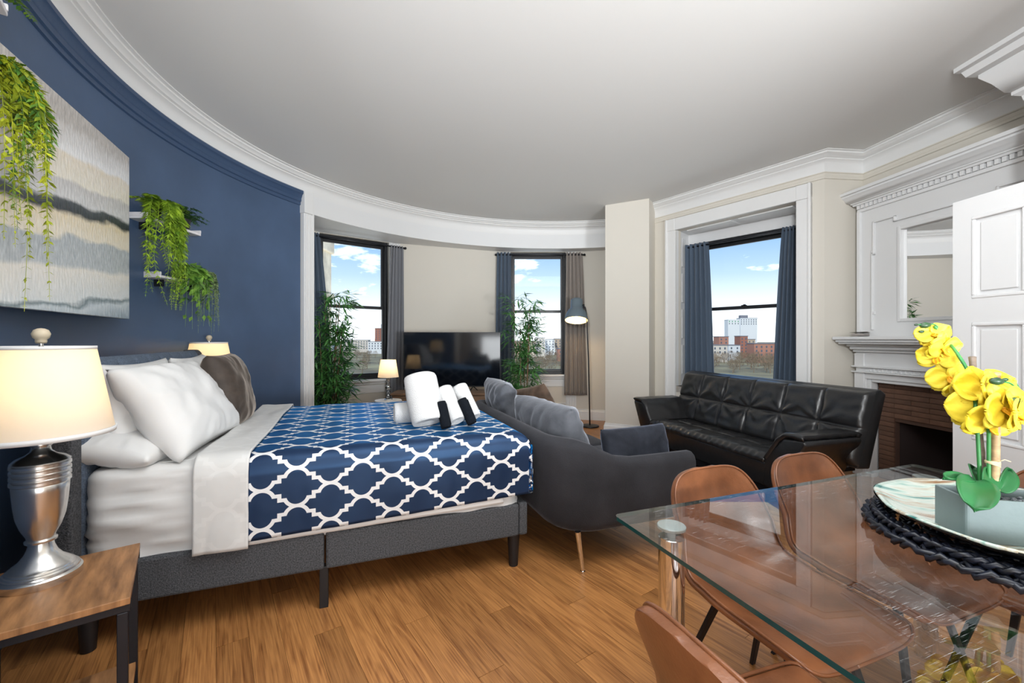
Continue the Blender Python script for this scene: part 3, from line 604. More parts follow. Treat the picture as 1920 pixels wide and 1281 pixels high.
# ================================================================== BED
U = Vector((.936, .3516)); V = Vector((-.3516, .936)); RZ = math.atan2(.3516, .936)
F0 = Vector((.09, 2.43))
def bedpt(x, y): p = F0+U*x+V*y; return (p.x, p.y, 0)
BL, BW = 2.10, 1.58
bed = thing('bed_frame', 'dark grey upholstered bed with tufted wing headboard', 'bed', (F0.x, F0.y, 0), RZ)
g = .004
MB().box(-1.06+g, -.052, 0, .05, .19, .37).build('side_rail', 'bed_fabric', bed, bevel=.012)
MB().box(-BL+.06, -1.06-g, 0, .05, .19, .37).build('side_rail', 'bed_fabric', bed, bevel=.012)
MB().box(-BL+.06, -.052, BW-.05, BW, .19, .37).build('side_rail', 'bed_fabric', bed, bevel=.012)
MB().box(-.05, 0, 0, BW, .19, .375).build('foot_rail', 'bed_fabric', bed, bevel=.012)
for x, y in ((-.065, .06), (-.065, BW-.06), (-BL+.13, .05), (-BL+.13, BW-.06)):
    MB().lathe([(.024, 0), (.026, .002), (.036, .19)], 20, (x, y)).build('leg', 'black_leg', bed, smooth='auto')
for y in (.03, BW/2, BW-.03): MB().box(-1.085, -1.045, y-.02, y+.02, 0, .2).build('middle_leg', 'black_leg', bed, bevel=.003)
for k in range(12):
    x = -.12-k*.165; MB().box(x-.035, x+.035, .05, BW-.05, .325, .343).build('slat', 'wood_finial', bed)
hb = MB()
def headf(u, v):
    y = .05+u*(BW-.10); z = .34+v*.88
    cx_ = (u*9) % 1; row = (v*3) % 1
    d = .022*(1-abs(2*cx_-1)**6) * (1-.35*abs(2*row-1)**8)
    edge = min(1, (1-v)*14)**.5
    return (-BL+.075+d*edge+.02*edge, y, z)
hb.grid(headf, 108, 48); hb.build('tufted_panel', 'headboard_fabric', bed, smooth=True)
MB().box(-BL-.0, -BL+.085, .0, BW, .19, 1.215).build('headboard', 'bed_fabric', bed, bevel=.02, seg=3)
for y0, y1 in ((-.03, .045), (BW-.045, BW+.03)):
    w_ = MB().prism([(-BL, .19), (-BL+.115, .19), (-BL+.115, .9), (-BL+.112, 1.1), (-BL+.10, 1.20), (-BL+.08, 1.225), (-BL, 1.225)], y0, y1, Matrix(((1, 0, 0, 0), (0, 0, 1, 0), (0, 1, 0, 0), (0, 0, 0, 1))))
    w_.build('headboard_wing', 'bed_fabric', bed, bevel=.012)
btn = None
for i in range(1, 9):
    for j in (1, 2):
        q = MB().lathe([(.0, .008), (.009, .006), (.012, 0)], 10, M=Matrix.Translation((-BL+.098, .05+(BW-.1)*i/9, .34+.88*j/3)) @ Matrix.Rotation(PI/2, 4, 'Y')).build('tuft_button', 'headboard_fabric', bed, smooth=True)
# mattress with fitted sheet (gathered folds along the near side)
def superbox(name, matn, x0, x1, y0, y1, z0, z1, r, wr, nx=120, seed=0):
    """rounded slab; side walls carry gathers"""
    m_ = MB(); prof = []
    hx, hy = (x1-x0)/2, (y1-y0)/2; cx_, cy_ = (x0+x1)/2, (y0+y1)/2
    rc = .09
    per = []
    for (sx, sy, a0) in ((1, 1, 0), (-1, 1, PI/2), (-1, -1, PI), (1, -1, 1.5*PI)):
        for k in range(7): a = a0+PI/2*k/6; per.append((cx_+sx*(hx-rc)+rc*math.cos(a), cy_+sy*(hy-rc)+rc*math.sin(a), math.cos(a), math.sin(a)))
    dense = []
    for i in range(len(per)):
        a = per[i]; b = per[(i+1) % len(per)]; L_ = math.hypot(b[0]-a[0], b[1]-a[1]); n_ = max(1, int(L_/.02))
        for k in range(n_): t_ = k/n_; dense.append(tuple(a[q]+(b[q]-a[q])*t_ for q in range(4)))
    lv = []
    for k in range(17): t_ = k/16; lv.append((0, z0+(z1-r-z0)*t_))
    for k in range(1, 7): a = PI/2*k/6; lv.append((r*(1-math.cos(a)), z1-r+r*math.sin(a)))
    for ins in (.10, .2, .35, .5): lv.append((ins, z1+.004*ins))
    n_ = len(dense)
    for inset, z in lv:
        for (x, y, nx_, ny_) in dense:
            k = max(0, 1-inset/.06)
            f = noise.noise(Vector((x*1.6+seed, y*1.6, z*26)))*.6+noise.noise(Vector((x*4+seed, y*4, z*45+x*6)))*.4
            d = wr*f*k
            xx = x-nx_*inset+nx_*d; yy = y-ny_*inset+ny_*d
            if inset > .09:
                xx = cx_+(x-cx_)*(1-inset/.55*.98) if inset > .4 else x-nx_*inset
                yy = y-ny_*inset if inset <= .4 else cy_+(y-cy_)*(1-inset/.55*.98)
            m_.v.append((xx, yy, z+(wr*.5*noise.noise(Vector((x*3, y*3, seed+5))) if inset else 0)))
    for j in range(len(lv)-1):
        for i in range(n_): m_.f.append((j*n_+i, j*n_+(i+1) % n_, (j+1)*n_+(i+1) % n_, (j+1)*n_+i))
    m_.f.append(tuple(range((len(lv)-1)*n_, len(lv)*n_))); m_.f.append(tuple(reversed(range(n_))))
    return m_.build(name, matn, smooth=True)
mt = superbox('mattress', 'sheet', -BL+.105, -.03, .022, BW-.022, .347, .745, .05, .032); mt.location = (F0.x, F0.y, 0); mt.rotation_euler = (0, 0, RZ)
tag(mt, 'thick mattress in a gathered white fitted sheet on the grey bed', 'mattress')
# comforter: cloth grid over the bed, hanging at both sides and the foot
def drape(q, half, top, r, drop_z):
    """arc length q from the bed centre -> (offset, z); flat to half-r, rounded, then straight down"""
    s_ = 1 if q >= 0 else -1; q = abs(q); fl_ = half-r
    if q <= fl_: return s_*q, top
    if q <= fl_+r*PI/2: a = (q-fl_)/r; return s_*(fl_+r*math.sin(a)), top-r*(1-math.cos(a))
    return s_*half, top-r-(q-fl_-r*PI/2)
def cloth(name, matn, xs0, xs1, nearlow, farlow, top, foot=True, off=0.0, th=.012, uvo=(0, 0), nx=90, ny=150, wr=.010, slope=0.0):
    half = BW/2+.012+off; r = .075; cy_ = BW/2
    qn = -(half-r+r*PI/2+(top-r-nearlow)); qf = half-r+r*PI/2+(top-r-farlow)
    footx = .012+off
    def fn(u, v):
        s_ = xs0+(xs1-xs0)*u; q = qn+(qf-qn)*v
        # the near hem rises a little towards the foot
        if q < 0: q = q*(1-slope*u*max(0, (abs(q)-.6))/1.2)
        y, z = drape(q, half, top, r, 0)
        x = s_
        if foot and s_ > footx-r:
            e_ = s_-(footx-r)
            if e_ < r*PI/2: x = footx-r+r*math.sin(e_/r); dz = r*(1-math.cos(e_/r))
            else: x = footx; dz = r+(e_-r*PI/2)
            z = min(z, top-dz) if z > top-r*.9 else z
        hang = max(0, top-r-z)
        w1_ = noise.noise(Vector((s_*5, q*2, 1)))*wr+noise.noise(Vector((s_*14, q*3, 7)))*wr*.35
        sgn = -1 if y < 0 else 1
        if hang > 0: y += sgn*abs(w1_)*.9*min(1, hang*6)+sgn*.004
        else: z += w1_*.8
        return (x, cy_+y, z)
    m_ = MB().grid(fn, nx, ny, lambda u, v: (xs0+(xs1-xs0)*u+uvo[0], qn+(qf-qn)*v+uvo[1]))
    o = m_.build(name, matn, smooth=True, solid=th, fix=True); o.location = (F0.x, F0.y, 0); o.rotation_euler = (0, 0, RZ)
    return o
cf = cloth('comforter', 'trellis_blue', -1.39, .30, .385, .42, .772, slope=.10, uvo=(.02, .045))
tag(cf, 'blue comforter with white trellis print covering the bed', 'comforter')
hem = cloth('comforter_lining', 'sheet', -1.38, -.15, .366, .5, .764, foot=False, off=-.008, th=.004, slope=.045, wr=.006)
hem['label'] = 'pale lining showing under the hem'; hem.parent = cf; hem.location = (0, 0, 0); hem.rotation_euler = (0, 0, 0)
fold = cloth('turned_back_fold', 'trellis_under', -1.585, -1.375, .362, .45, .79, foot=False, off=.012, th=.008, nx=24, wr=.018, uvo=(.02, .045))
fold['label'] = 'off white underside turned back'; fold.parent = cf; fold.location = (0, 0, 0); fold.rotation_euler = (0, 0, 0)

def pillow_mesh(w, h, t, wr=.012, seed=0, pinch=.10, n=36, corner=2.6):
    m_ = MB()
    def side(sg):
        def fn(u, v):
            a = 2*u-1; b = 2*v-1
            k = max(0, (1-abs(a)**corner))*max(0, (1-abs(b)**corner))
            z = sg*t/2*k**.42
            x = a*w/2*(1-pinch*(1-abs(a))*0-pinch*.55*(1-b*b)*abs(a)**3); y = b*h/2*(1-pinch*.55*(1-a*a)*abs(b)**3)
            f = noise.noise(Vector((x*7+seed, y*7, sg*3+seed)))*wr+noise.noise(Vector((x*17+seed, y*13, sg*5)))*wr*.4
            rad = noise.noise(Vector((math.atan2(b, a)*5, seed, sg)))*wr*.8*(a*a+b*b)
            return (x, y, z+(f+rad)*min(1, k*3))
        return fn
    m_.grid(side(1), n, n); m_.grid(side(-1), n, n)
    return m_
def pillow(name, label, cat, matn, w, h, t, local, rot, frame=(F0, RZ), group=None, wr=.012, seed=0, pinch=.1, piping=None, corner=2.6):
    o = pillow_mesh(w, h, t, wr, seed, pinch, corner=corner).build(name, matn, smooth=True)
    bm = bmesh.new(); bm.from_mesh(o.data); bmesh.ops.remove_doubles(bm, verts=bm.verts, dist=.0005); bmesh.ops.recalc_face_normals(bm, faces=bm.faces); bm.to_mesh(o.data); bm.free()
    org, rz = frame; Mx = Matrix.Translation((org.x, org.y, 0)) @ Matrix.Rotation(rz, 4, 'Z') @ Matrix.Translation(local)
    for ax, an in rot: Mx = Mx @ Matrix.Rotation(R(an), 4, ax)
    o.matrix_world = Mx
    if piping:
        pt = [(math.copysign(1, 1)*0, 0)]
        pts = []
        for k in range(41):
            a = -1+2*k/40; pts.append((w/2*(1-pinch*.55*(1-a*a)), a*h/2, 0))
        MB().tube(pts, .006, 6).build('piping', piping, o, smooth=True)
    return tag(o, label, cat, group)
# local x = to the foot, y = across; pillows stand on edge and lean on the headboard (mesh: x width, y height, z thickness)
def stand(lean, turn=0): return (('Z', 90+turn), ('X', 90-lean))
pillow('sleeping_pillow', 'white pillow lying flat behind the near lamp', 'pillow', 'pillow_white', .50, .36, .15, (-1.89, .27, .812), (('Z', 82), ('X', 10)), seed=3, group='white bed pillows')
pillow('sleeping_pillow', 'large white pillow leaning in front beside the brown cushion', 'pillow', 'pillow_white', .78, .50, .24, (-1.755, .45, .962), stand(33, -5), seed=9, wr=.02, pinch=.14, group='white bed pillows')
pillow('sleeping_pillow', 'white pillow leaning on the headboard behind the brown cushion', 'pillow', 'pillow_white', .72, .46, .18, (-1.89, 1.17, .975), stand(18, 3), seed=21, wr=.018, pinch=.14, group='white bed pillows')
pillow('sleeping_pillow', 'white pillow upright on the headboard behind the large pillow', 'pillow', 'pillow_white', .72, .44, .15, (-1.935, .47, .975), stand(8, 0), seed=33, wr=.018, pinch=.14, group='white bed pillows')
pillow('throw_pillow', 'dark brown velvet cushion standing among the white pillows', 'cushion', 'brown_velvet', .46, .46, .20, (-1.66, .90, .985), stand(14, -2), seed=41, wr=.014, pinch=.06, corner=3.2)

# rolled towels on the bed
def roll(name, label, matn, L_, r, local, rot, group=None, turns=3.2):
    m_ = MB(); n_ = 64; pts = []
    for k in range(n_+1):
        a = 2*PI*turns*k/n_; rr = r*(.18+.82*(k/n_)); pts.append((rr*math.cos(a), rr*math.sin(a)))
    th = r*.82/turns*.80
    rows = []
    zs = [0, .012, .03, L_/2, L_-.03, L_-.012, L_]; sh = [.93, .985, 1, 1, 1, .985, .93]
    prof = [(r*k_, z-L_/2) for k_, z in zip(sh, zs)]
    m_.lathe([(r*.2, -L_/2+.02), (r*.28, -L_/2+.004), (r*.5, -L_/2+.012), (r*.56, -L_/2+.002), (r*.78, -L_/2+.012), (r*.84, -L_/2)]+prof+[(r*.84, L_/2), (r*.78, L_/2-.012), (r*.56, L_/2-.002), (r*.5, L_/2-.012), (r*.28, L_/2-.004), (r*.2, L_/2-.02), (0, L_/2-.02)], 32)
    m_.add([], [])
    for i, v in enumerate(m_.v):
        k = noise.noise(Vector((v[0]*16, v[1]*16, v[2]*8+L_*50)))*.006; a = math.atan2(v[1], v[0]); m_.v[i] = (v[0]+math.cos(a)*k, v[1]+math.sin(a)*k, v[2])
    o = m_.build(name, matn, smooth=True)
    MB().box(r*.96, r*1.035, -.006, r*.5, -L_/2+.012, L_/2-.012).build('towel_edge', matn, o, bevel=.004)
    Mx = Matrix.Translation((F0.x, F0.y, 0)) @ Matrix.Rotation(RZ, 4, 'Z') @ Matrix.Translation(local)
    for ax, an in rot: Mx = Mx @ Matrix.Rotation(R(an), 4, ax)
    o.matrix_world = Mx
    return tag(o, label, 'towel', group)
zt = .775; gx = 'rolled towels on the bed'
roll('rolled_towel', 'white rolled towel lying flat at the back of the towel pile', 'towel', .44, .062, (-.47, .52, zt+.066), (('Y', 90),), gx)
roll('rolled_towel', 'biggest white rolled towel leaning at the left of the pile', 'towel', .29, .100, (-.53, .36, zt+.165), (('X', -24), ('Y', -7)), gx)
roll('rolled_towel', 'small white rolled towel between the two black ones', 'towel', .235, .052, (-.365, .37, zt+.122), (('X', -36), ('Y', -14)), gx)
roll('rolled_towel', 'white rolled towel leaning at the right end of the pile', 'towel', .235, .052, (-.245, .445, zt+.122), (('X', -34), ('Y', -16)), gx)
roll('rolled_washcloth', 'black rolled washcloth next to the biggest white towel', 'towel_black', .155, .031, (-.432, .25, zt+.082), (('X', -24), ('Y', -8)), 'black washcloths')
roll('rolled_washcloth', 'black rolled washcloth at the right of the small white towel', 'towel_black', .165, .031, (-.275, .305, zt+.085), (('X', -26), ('Y', -16)), 'black washcloths')

# ================================================================== NIGHTSTANDS AND BEDSIDE LAMPS
def nightstand(label, corner, rz, group):
    """corner = near right corner of the top; local x towards the wall (width), y to the far side"""
    t = thing('nightstand', label, 'nightstand', (corner.x, corner.y, 0), rz, group)
    MB().box(-.37, 0, 0, .425, .53, .55).build('table_top', 'night_wood', t, bevel=.002)
    f = MB(); f.box(-.37, 0, .01, .035, .505, .53); f.box(-.37, 0, .39, .415, .505, .53); f.box(-.36, -.335, .035, .39, .505, .53); f.box(-.03, -.005, .035, .39, .505, .53); f.build('top_frame', 'black_metal', t, bevel=.002)
    for x in (-.36, -.03):
        for y in (.01, .39): MB().box(x, x+.025, y, y+.025, 0, .505).build('leg', 'black_metal', t, bevel=.002)
    MB().box(-.355, -.01, .02, .405, .115, .135).build('lower_shelf', 'night_wood', t, bevel=.002)
    f = MB(); f.box(-.335, -.03, .01, .035, .09, .115); f.box(-.335, -.03, .39, .415, .09, .115); f.build('shelf_bar', 'black_metal', t, kind='stuff')
    return t
nc = at(244, 1120, .55); nd = at(263, 1017, .55); na = math.atan2((nd-nc).y, (nd-nc).x)-PI/2
nightstand('wood topped nightstand with black metal legs in the left foreground', nc, na, 'nightstands')
def table_lamp(label, loc, group, power):
    t = thing('table_lamp', label, 'lamp', loc, .3, group)
    pf = [(.0, 0), (.092, 0), (.094, .004), (.094, .022), (.090, .027), (.088, .028), (.087, .033), (.083, .034), (.081, .039), (.077, .040), (.075, .045), (.070, .047), (.066, .053), (.05, .066), (.037, .085), (.030, .105), (.028, .118), (.036, .121), (.037, .127), (.031, .131), (.033, .14), (.045, .165), (.055, .20), (.060, .24), (.063, .28), (.064, .30)]
    for k in range(4): z = .302+k*.017; pf += [(.063, z), (.068, z+.004), (.068, z+.012), (.063, z+.0155)]
    pf += [(.067, .372), (.055, .383), (.035, .392), (.024, .402), (.021, .415), (.030, .424), (.030, .436), (.022, .442), (.015, .446), (.012, .46), (.0, .46)]
    MB().lathe(pf, 48).build('lamp_base', 'nickel', t, smooth='auto')
    MB().lathe([(.0, .45), (.006, .45), (.006, .74), (0, .74)], 10).build('lamp_stem', 'nickel', t, smooth='auto')
    zb, ztp, rb, rt_ = .452, .728, .172, .125
    sh = MB().lathe([(rb, zb), (rt_, ztp)], 64, cap=False).build('lamp_shade', 'lamp_shade', t, smooth=True)
    tr = MB(); tr.lathe([(rb+.002, zb-.003), (rb+.003, zb+.012), (rb-.002, zb+.012), (rb-.002, zb-.003), (rb+.002, zb-.003)], 64); tr.build('shade_trim', 'pillow_white', sh, smooth=True)
    tr = MB(); tr.lathe([(rt_+.002, ztp-.008), (rt_+.002, ztp+.002), (rt_-.003, ztp+.002), (rt_-.003, ztp-.008), (rt_+.002, ztp-.008)], 64); tr.build('shade_trim', 'pillow_white', sh, smooth=True)
    sp_ = MB()
    for k in range(3): a = k*2*PI/3; sp_.tube([(0, 0, ztp-.012), (rt_*math.cos(a), rt_*math.sin(a), ztp-.005)], .002, 6)
    sp_.build('shade_spider', 'nickel', t)
    MB().lathe([(.0, .738), (.012, .738), (.014, .745), (.013, .75), (.019, .756), (.022, .768), (.017, .78), (.008, .785), (0, .786)], 20).build('finial', 'wood_finial', t, smooth=True)
    MB().lathe([(.0, .53), (.02, .535), (.028, .56), (.02, .59), (.012, .60), (0, .60)], 16).build('bulb', 'bulb', t, smooth=True)
    lt = light('lamp_light', 'POINT', (0, 0, .635), power, (1, .72, .38), radius=.03); lt.parent = t
    return t
lc = Vector((px_dir(77)*1.335, 1.335, .55))
table_lamp('brushed nickel table lamp with white shade on the near nightstand', lc, 'bedside table lamps', 1.6)
fc = Vector((px_dir(392)*3.42, 3.42))
fdir = math.radians(182)
nightstand('nightstand on the far side of the bed under the second lamp', Vector((-2.097, 3.36, 0)), RZ, 'nightstands')
table_lamp('table lamp with lit white shade behind the brown cushion', (fc.x, fc.y, .55), 'bedside table lamps', 1.6)

# ================================================================== GREY LOVESEAT at the foot of the bed (same axes as the bed)
sf = thing('loveseat', 'dark grey velvet loveseat standing against the foot of the bed', 'sofa', bedpt(0, 0), RZ)
SX0, SX1, SY0, SY1 = .10, 1.02, -.215, 1.60
def upath():
    """plan path of the shell, near arm front -> back -> far arm front, with arc length"""
    r = .26; pts = [(SX1, SY0)]
    pts += [(SX0+r-(SX0+r-SX1)*(1-k/6), SY0) for k in range(1, 7)]
    pts += [(SX0+r-r*math.sin(a), SY0+r-r*math.cos(a)) for a in [PI/2*k/8 for k in range(1, 9)]]
    pts += [(SX0, SY0+r+(SY1-SY0-2*r)*k/8) for k in range(1, 9)]
    pts += [(SX0+r-r*math.cos(a), SY1-r+r*math.sin(a)) for a in [PI/2*k/8 for k in range(1, 9)]]
    pts += [(SX0+r+(SX1-SX0-r)*k/6, SY1) for k in range(1, 7)]
    return [Vector(p) for p in pts]
pth = upath(); nrm = []
for i, p in enumerate(pth):
    d = (pth[min(i+1, len(pth)-1)]-pth[max(0, i-1)]).normalized(); nrm.append(Vector((d.y, -d.x)))      # left of travel? -> inside
cen = Vector(((SX0+SX1)/2, (SY0+SY1)/2))
def topz(p):
    k = min(1, max(0, (SX0+.46-p.x)/.40)); k = k*k*(3-2*k); return .615+.125*k+.02*max(0, min(1, (.7-p.x)))
prof_n = 14; sh = MB(); TH = .115
for p, n_ in zip(pth, nrm):
    inw = n_ if (cen-p).dot(n_) > 0 else -n_
    zt_ = topz(p); zb = .225
    front = min(1, max(0, (SX1-p.x)/.06)); lean = .05*max(0, min(1, (.5-p.x)/.4))
    ring_ = []
    pr = [(.02, zb+.02), (.0, zb+.06), (-.004, .42), (.0-lean, zt_-.05), (.012-lean, zt_-.018), (.04-lean, zt_), (TH-.04-lean, zt_), (TH-.012-lean, zt_-.018), (TH-lean, zt_-.05), (TH, .42), (TH, zb+.05), (TH-.02, zb), (.05, zb)]
    zc = (zb+zt_)/2
    for o_, z in pr: sh.v.append((p.x+inw.x*o_, p.y+inw.y*o_, z))
m_ = len(pr)
for i in range(len(pth)-1):
    for j in range(m_): sh.f.append((i*m_+j, (i+1)*m_+j, (i+1)*m_+(j+1) % m_, i*m_+(j+1) % m_))
sh.f.append(tuple(range(m_))); sh.f.append(tuple(reversed(range((len(pth)-1)*m_, len(pth)*m_))))
sh.build('back_and_arms', 'sofa_velvet', sf, smooth=True, bevel=.012, seg=3)
MB().box(SX0+.10, SX1-.01, SY0+.105, SY1-.105, .23, .34).build('seat_base', 'sofa_velvet', sf, bevel=.03, seg=3)
for k in range(2):
    y0 = SY0+.118+k*(SY1-SY0-.236)/2; MB().box(SX0+.13, SX1+.01, y0+.004, y0+(SY1-SY0-.236)/2-.004, .34, .47).build('seat_cushion', 'sofa_velvet', sf, bevel=.04, seg=4)
def sleg(x, y, dx, dy):
    l_ = MB().tube([(x, y, .235), (x+dx, y+dy, .012)], [.017, .009], 14); l_.lathe([(.011, 0), (.013, .002), (.013, .014), (.009, .016)], 14, (x+dx, y+dy)); l_.build('leg', 'chrome', sf, smooth='auto')
sleg(.235, SY0+.06, .03, -.005); sleg(SX1-.1, SY0+.06, .03, -.03); sleg(.235, SY1-.06, .03, .03); sleg(SX1-.1, SY1-.06, .03, .03)
fr_ = (F0, RZ)
pillow('back_cushion', 'large grey cushion leaning in the near corner of the loveseat', 'cushion', 'cushion_grey', .74, .46, .24, (.31, .34, .675), stand(20, 5), fr_, seed=51, wr=.022, pinch=.08, piping='curtain_grey', group='loveseat cushions', corner=3.4)
pillow('back_cushion', 'light grey cushion at the far end of the loveseat', 'cushion', 'cushion_grey', .62, .46, .20, (.27, 1.18, .735), stand(17, -4), fr_, seed=61, wr=.022, pinch=.08, group='loveseat cushions', corner=3.4)
pillow('arm_cushion', 'dark charcoal cushion lying along the near arm of the loveseat', 'cushion', 'cushion_dark', .50, .34, .13, (.735, -.015, .585), (('Z', 4), ('X', 76)), fr_, seed=71, wr=.012, pinch=.05, corner=5)
pillow('throw_pillow', 'small brown cushion on the loveseat behind the grey ones', 'cushion', 'cushion_brown', .42, .40, .15, (.56, 1.14, .715), (('Z', 118), ('X', 66), ('Z', -14)), fr_, seed=81, wr=.018, pinch=.08)
pillow('arm_cushion', 'navy cushion at the far arm of the loveseat', 'cushion', 'cushion_dark', .40, .36, .12, (.50, 1.42, .66), (('Z', 10), ('X', 104)), fr_, seed=91, wr=.012)

# ================================================================== BLACK LEATHER FUTON
w_ = Vector((.27, -.963)); w_.normalize(); O3 = Vector((1.54, 4.66)); RF = math.atan2(w_.y, w_.x)
ft = thing('futon', 'black leather futon with flared arms below the niche window', 'sofa', (O3.x, O3.y, 0), RF)
# local x from the far to the near end, +y to the back
LW = 1.475
def wrinkle(x, z, cols, rows, tuft, k):
    """leather drawn towards the tufts"""
    v = 0
    for i in range(1, cols):
        for j in range(1, rows):
            dx, dz = x-tuft[0][i], z-tuft[1][j]; d = math.hypot(dx, dz)
            v += math.sin(math.atan2(dz, dx)*9+i*2.1)*math.exp(-((d-.10)/.10)**2)*.5
    return v*k
BX0, BX1 = -.25, 1.80; cols, rows = 6, 2
tx = [BX0+(BX1-BX0)*i/cols for i in range(cols+1)]; tz = [0, .27, .56]
def backf(sg):
    def fn(u, v):
        x = BX0+(BX1-BX0)*u; h = .56*v
        a = (u*cols) % 1; 
        b = (h/.27) if h < .27 else (h-.27)/.29
        bulge = .030*(max(0, 1-abs(2*a-1)**5)*max(0, 1-abs(2*b-1)**5))**.5
        edge = min(1, min(v, 1-v)/.07)**.5*min(1, min(u, 1-u)/.015)**.5
        d = (bulge+.035)*edge+.010*wrinkle(x, h, cols, rows, (tx, tz), 1)*edge+noise.noise(Vector((x*9, h*16, 2)))*.006*edge
        y = .475+.30*h; z = .385+.955*h
        return (x, y-d*.95, z+d*.28)
    return fn
bk = MB(); bk.grid(backf(1), 144, 60); bk.build('backrest', 'black_leather', ft, smooth=True)
q = MB(); q.prism([(.47, .37), (.475, .385), (.645, .92), (.70, .935), (.755, .90), (.59, .36)], BX0+.004, BX1-.004, Matrix(((0, 0, 1, 0), (1, 0, 0, 0), (0, 1, 0, 0), (0, 0, 0, 1)))); q.build('backrest_frame', 'black_leather', ft, bevel=.02, seg=3)
def seatf(u, v):
    x = LW*u; y = -.03+.56*v
    a = (u*5) % 1; b = (v*2) % 1
    bulge = .022*(max(0, 1-abs(2*a-1)**4)*max(0, 1-abs(2*b-1)**4))**.5
    edge = min(1, v/.06)**.5
    zz = .375+.045*edge+bulge*edge+noise.noise(Vector((x*10, y*10, 4)))*.006
    if v < .05: zz += .008*math.sin(x*90)*edge
    return (x, y-(.015*(1-v/.08) if v < .08 else 0), zz-.03*v)
q = MB(); q.grid(seatf, 120, 48); q.build('seat', 'black_leather', ft, smooth=True, solid=.03)
q = MB(); q.prism([(-.005, .18), (-.035, .375), (.52, .375), (.52, .18)], -.02, LW+.02, Matrix(((0, 0, 1, 0), (1, 0, 0, 0), (0, 1, 0, 0), (0, 0, 0, 1)))); q.build('seat_base', 'black_leather', ft, bevel=.02, seg=3)
MB().box(.02, LW-.02, .05, .10, .10, .18).build('base_rail', 'black_metal', ft, bevel=.01)
for sgn, x0 in ((-1, 0), (1, LW)):
    Mx = Matrix(((sgn, 0, 0, x0), (0, 0, 1, 0), (0, 1, 0, 0), (0, 0, 0, 1)))
    # outer shell of the arm: wedge that flares up and outwards (outline x,z pulled along y)
    arm = MB(); arm.prism([(-.01, .20), (.0, .40), (.16, .585), (.325, .60), (.335, .575), (.20, .30), (.06, .19)], -.03, .50, Mx); arm.build('arm', 'black_leather', ft, bevel=.014, seg=3)
    def padf(u, v, s=sgn, x0=x0):
        y = -.045+.55*u; path = [(.0, .415), (.03, .46), (.11, .575), (.17, .625), (.25, .632), (.32, .628)]
        t_ = v*(len(path)-1); i = min(len(path)-2, int(t_)); k = t_-i; px_ = path[i][0]+(path[i+1][0]-path[i][0])*k; pz_ = path[i][1]+(path[i+1][1]-path[i][1])*k
        e_ = min(1, min(u, 1-u)/.06)**.5; b_ = .012*e_+noise.noise(Vector((px_*14, y*12, 9)))*.006*e_-.012*(1-e_)
        return (x0+s*(px_-b_*.6), y, pz_+b_*.7)
    q = MB(); q.grid(padf, 40, 36); q.build('arm_pad', 'black_leather', ft, smooth=True, solid=.035)
for x, y in ((.12, .08), (LW-.12, .08), (.12, .62), (LW-.05, .62)):
    MB().lathe([(.022, 0), (.02, .01), (.02, .105)], 14, (x, y)).build('foot', 'chrome', ft, smooth='auto')
MB().box(LW+.02, LW+.17, .42, .66, .30, .335).build('hinge_plate', 'black_metal', ft, bevel=.004)
MB().box(.05, LW+.10, .50, .62, .105, .30).build('rear_beam', 'black_metal', ft, bevel=.006)
rg = tag(MB().box(-.25, 1.35, -.62, .72, .001, .010).build('floor_sheet', 'floor_sheet', bevel=.003), 'flat charcoal sheet on the floor under the black leather futon', 'floor_sheet'); rg.location = (O3.x, O3.y, 0); rg.rotation_euler = (0, 0, RF)  # thin dark sheet added for the dark tone of this floor area

# ================================================================== GLASS DINING TABLE
T0 = at(1150, 965, .75).to_2d(); TL, TW = 1.56, .98
tb_ = thing('dining_table', 'glass topped dining table on chrome legs in the right foreground', 'table', (T0.x, T0.y, 0), RZ)
def rr(x0, x1, y0, y1, r=.02, n_=5):
    o_ = []
    for cx_, cy_, a0 in ((x1-r, y1-r, 0), (x0+r, y1-r, PI/2), (x0+r, y0+r, PI), (x1-r, y0+r, 1.5*PI)): o_ += [(cx_+r*math.cos(a0+PI/2*k/n_), cy_+r*math.sin(a0+PI/2*k/n_)) for k in range(n_+1)]
    return o_
ol = rr(0, TL, -TW, 0)
gt = MB(); n_ = len(ol); gt.add([(x, y, .75) for x, y in ol], [tuple(range(n_))]); gt.build('glass_top', 'table_glass', tb_, fix=False)
ge = MB(); ol2 = rr(.0004, TL-.0004, -TW+.0004, -.0004)
for z0, z1 in ((.738, .7498),):
    ge.add([(x, y, z0) for x, y in ol2]+[(x, y, z1) for x, y in ol2], [(i, (i+1) % n_, n_+(i+1) % n_, n_+i) for i in range(n_)])
ge.build('glass_edge', 'table_edge', tb_)
for x, y in ((.14, -.10), (TL-.12, -.10), (.14, -TW+.10), (TL-.12, -TW+.10)):
    lg = MB().lathe([(.036, 0), (.038, .004), (.038, .70), (.036, .702)], 40, (x, y)).build('leg', 'chrome', tb_, smooth='auto')
    MB().lathe([(.012, .70), (.012, .722), (.036, .724), (.042, .728), (.042, .735), (.040, .737)], 36, (x, y)).build('support_disc', 'disc_glass', lg, smooth='auto')
    MB().lathe([(.0, .72), (.020, .7205), (.020, .7235), (0, .7236)], 24, (x, y)).build('disc_plate', 'chrome', lg, smooth='auto')

